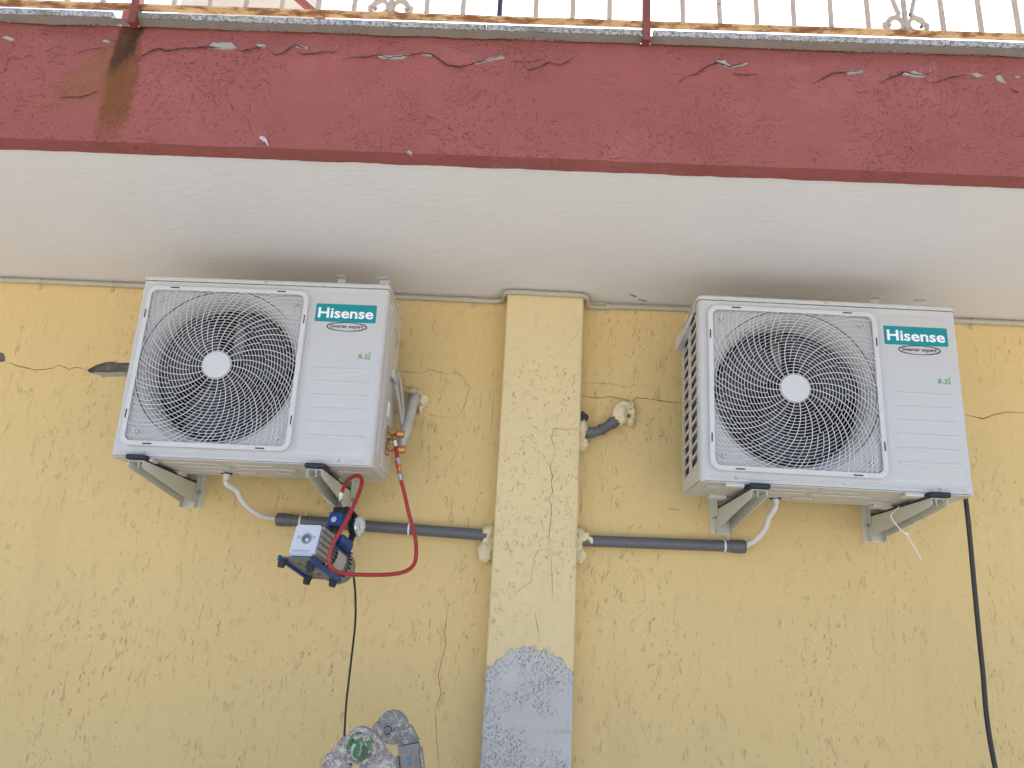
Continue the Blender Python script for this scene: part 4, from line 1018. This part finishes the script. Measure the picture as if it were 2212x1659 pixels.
# ------------------------------------------------------------------ articulated ladder, tops of its hinges in view
CL = crop(1180, 2640, .1989)
Y1, Y2 = -.70, -.42
h1c, h2c = aty(*CL(858, 790), Y1), aty(*CL(1460, 445), Y2)
lad = empty('ladder', (h1c.x, (Y1+Y2)/2, GZ), 'plaster-splashed aluminium folding ladder with a green hinge cap in front of the wall', 'ladder'); LO = V(lad.location)
def LP(pts, Y): return [aty(*CL(x, y), Y) for x, y in pts]
def hinge(c, Y, rr, m, front):
    return MB().lathe((c.x, Y, c.z), (0, 1, 0), [(0, rr-.006), (.002, rr-.001), (.006, rr), (.024, rr), (.028, rr-.003)], 48).build('hinge_disc', m, lad, org=LO)
d1 = hinge(h1c, Y1, .0425, LAD1, True)
gc = MB().lathe((h1c.x, Y1-.001, h1c.z-.001), (0, -1, 0), [(-.004, .0325), (.003, .0325), (.0055, .0305), (.0062, .024), (.0056, .001)], 40).build('green_hinge_cap', GREEN, lad, org=LO)
MB().prism([(h1c.x+.006+.016*math.cos(R(k*30-90)) , Y1-.0085, h1c.z-.012+.012*math.sin(R(k*30-90))) for k in range(7)], (0, .0035, 0)).build('cap_slot', GREYD, gc, org=LO)
MB().prism(LP([(720,650),(725,700),(700,770),(690,790),(688,740)], Y1-.0085), (0, .003, 0)).build('cap_slot', SLOT, gc, org=LO)
MB().prism(LP([(590,690),(575,640),(500,640),(250,960),(205,1060),(420,1085),(650,1130),(690,1060)], Y1+.004), (0, .022, 0)).build('hinge_arm', LAD1, lad, org=LO, bevel=.002)
MB().prism(LP([(1080,600),(1240,690),(1465,1015),(1460,1055),(1000,1135),(985,1090),(1060,980)], Y1+.004), (0, .022, 0)).build('hinge_arm', LAD1, lad, org=LO, bevel=.002)
MB().cyl((*LP([(545,655)], Y1-.004)[0],), (*LP([(545,655)], Y1+.01)[0],), .0052, n=12).build('hinge_pin', LAD2, lad, org=LO)
def rail_(pa, pb, Y, wd, dp, m):                                # straight stile from two hinge-side points down to the ground
    a = (aty(*CL(*pa[0]), Y) + aty(*CL(*pa[1]), Y))/2; b = (aty(*CL(*pb[0]), Y) + aty(*CL(*pb[1]), Y))/2
    k = (GZ - a.z)/(b.z - a.z); e = a + (b-a)*k
    return a, e, MB().bar(a + V((0, dp/2, 0)), e + V((0, dp/2, 0)), wd, dp, (0, 1, 0)).build('stile', m, lad, org=LO, bevel=.003)
la, lb, _ = rail_([(215,1015), (690,1090)], [(130,1207), (640,1207)], Y1+.002, .066, .028, LAD1)
ra, rb, _ = rail_([(985,1095), (1465,1035)], [(1010,1207), (1500,1207)], Y1+.002, .066, .028, LAD1)
d2 = hinge(h2c, Y2, .0445, LAD2, True)
MB().lathe((h2c.x-.011, Y2-.001, h2c.z-.007), (0, -1, 0), [(-.002, .017), (.003, .016), (.003, .0115)], 24).build('hinge_boss', LAD2, lad, org=LO)
q = V((h2c.x-.011, Y2-.003, h2c.z-.007))
MB().lathe(q, (0, -1, 0), [(-.002, .0115), (.0018, .0115), (.0018, .0092)], 24, True, False).build('hinge_ring', SLOT, lad, org=LO)
hb = MB().lathe(q, (0, -1, 0), [(0, .0092), (.003, .0088), (.0036, .007)], 20).build('hinge_bolt', LAD3, lad, org=LO)
for k in range(7):
    a = 2*math.pi*k/7; MB().bar(q+V((.003*math.cos(a), -.0038, .003*math.sin(a))), q+V((.0066*math.cos(a), -.0038, .0066*math.sin(a))), .0013, .0006, (0, 1, 0)).build('bolt_mark', SLOT, hb, org=LO)
MB().prism(LP([(1560,785),(1535,740),(1640,600),(1730,420),(1810,388),(1972,680),(1955,712),(1580,795)], Y2+.006), (0, .020, 0)).build('hinge_arm', LAD2, lad, org=LO, bevel=.002)
MB().prism(LP([(1075,430),(1150,342),(1195,350),(1190,520),(1180,640)], Y2+.006), (0, .020, 0)).build('hinge_arm', LAD2, lad, org=LO, bevel=.002)
sa, sb, _ = rail_([(1572,805), (1955,722)], [(1612,1207), (2012,1207)], Y2+.003, .060, .026, LAD3)
dr = (sb-sa).normalized(); pr = V((dr.z, 0, -dr.x)) * -1
if pr.x < 0: pr = -pr
for s, t0 in ((-1, .026), (1, .014)):
    MB().bar(sa + dr*t0 + pr*s*.0335 + V((0, .004, 0)), sb + pr*s*.0335 + V((0, .004, 0)), .006, .034, (0, 1, 0)).build('stile_sleeve', LAD2, lad, org=LO, bevel=.001)
for x, y in ((1678, 893), (1795, 1130), (1925, 1022)):
    p = aty(*CL(x, y), Y2+.003); MB().lathe(p, (0, -1, 0), [(0, .0045), (.0016, .004), (.0018, .0018), (.0006, .0016)], 12).build('rivet', LAD2, lad, org=LO)
MB().prism(LP([(1745,978),(1785,985),(1805,1040),(1795,1098),(1765,1110),(1740,1050),(1705,1055),(1715,1010)], Y2+.0022), (0, .001, 0)).build('paint_spot', BLUSPOT, lad, org=LO)
# far stile of the splashed leg, and rungs between the two sides
off = V((h2c.x-h1c.x, Y2-Y1, h2c.z-h1c.z))
MB().bar(la+off+V((.015, .012, -.03)), lb+V((off.x, Y2-Y1, 0)), .060, .026, (0, 1, 0)).build('stile', LAD2, lad, org=LO)
k2 = (GZ - ra.z)
for k in range(1, 5):
    t = k*.22
    p = la.lerp(lb, t); MB().cyl((p.x, Y1+.02, p.z), (p.x, Y2+.02, p.z), .014, n=12).build('rung', LAD3, lad, org=LO)
    p = ra.lerp(rb, t); q2 = sa.lerp(sb, t); MB().cyl((p.x, Y1+.02, p.z), (q2.x, Y2+.01, q2.z), .014, n=12).build('rung', LAD3, lad, org=LO)
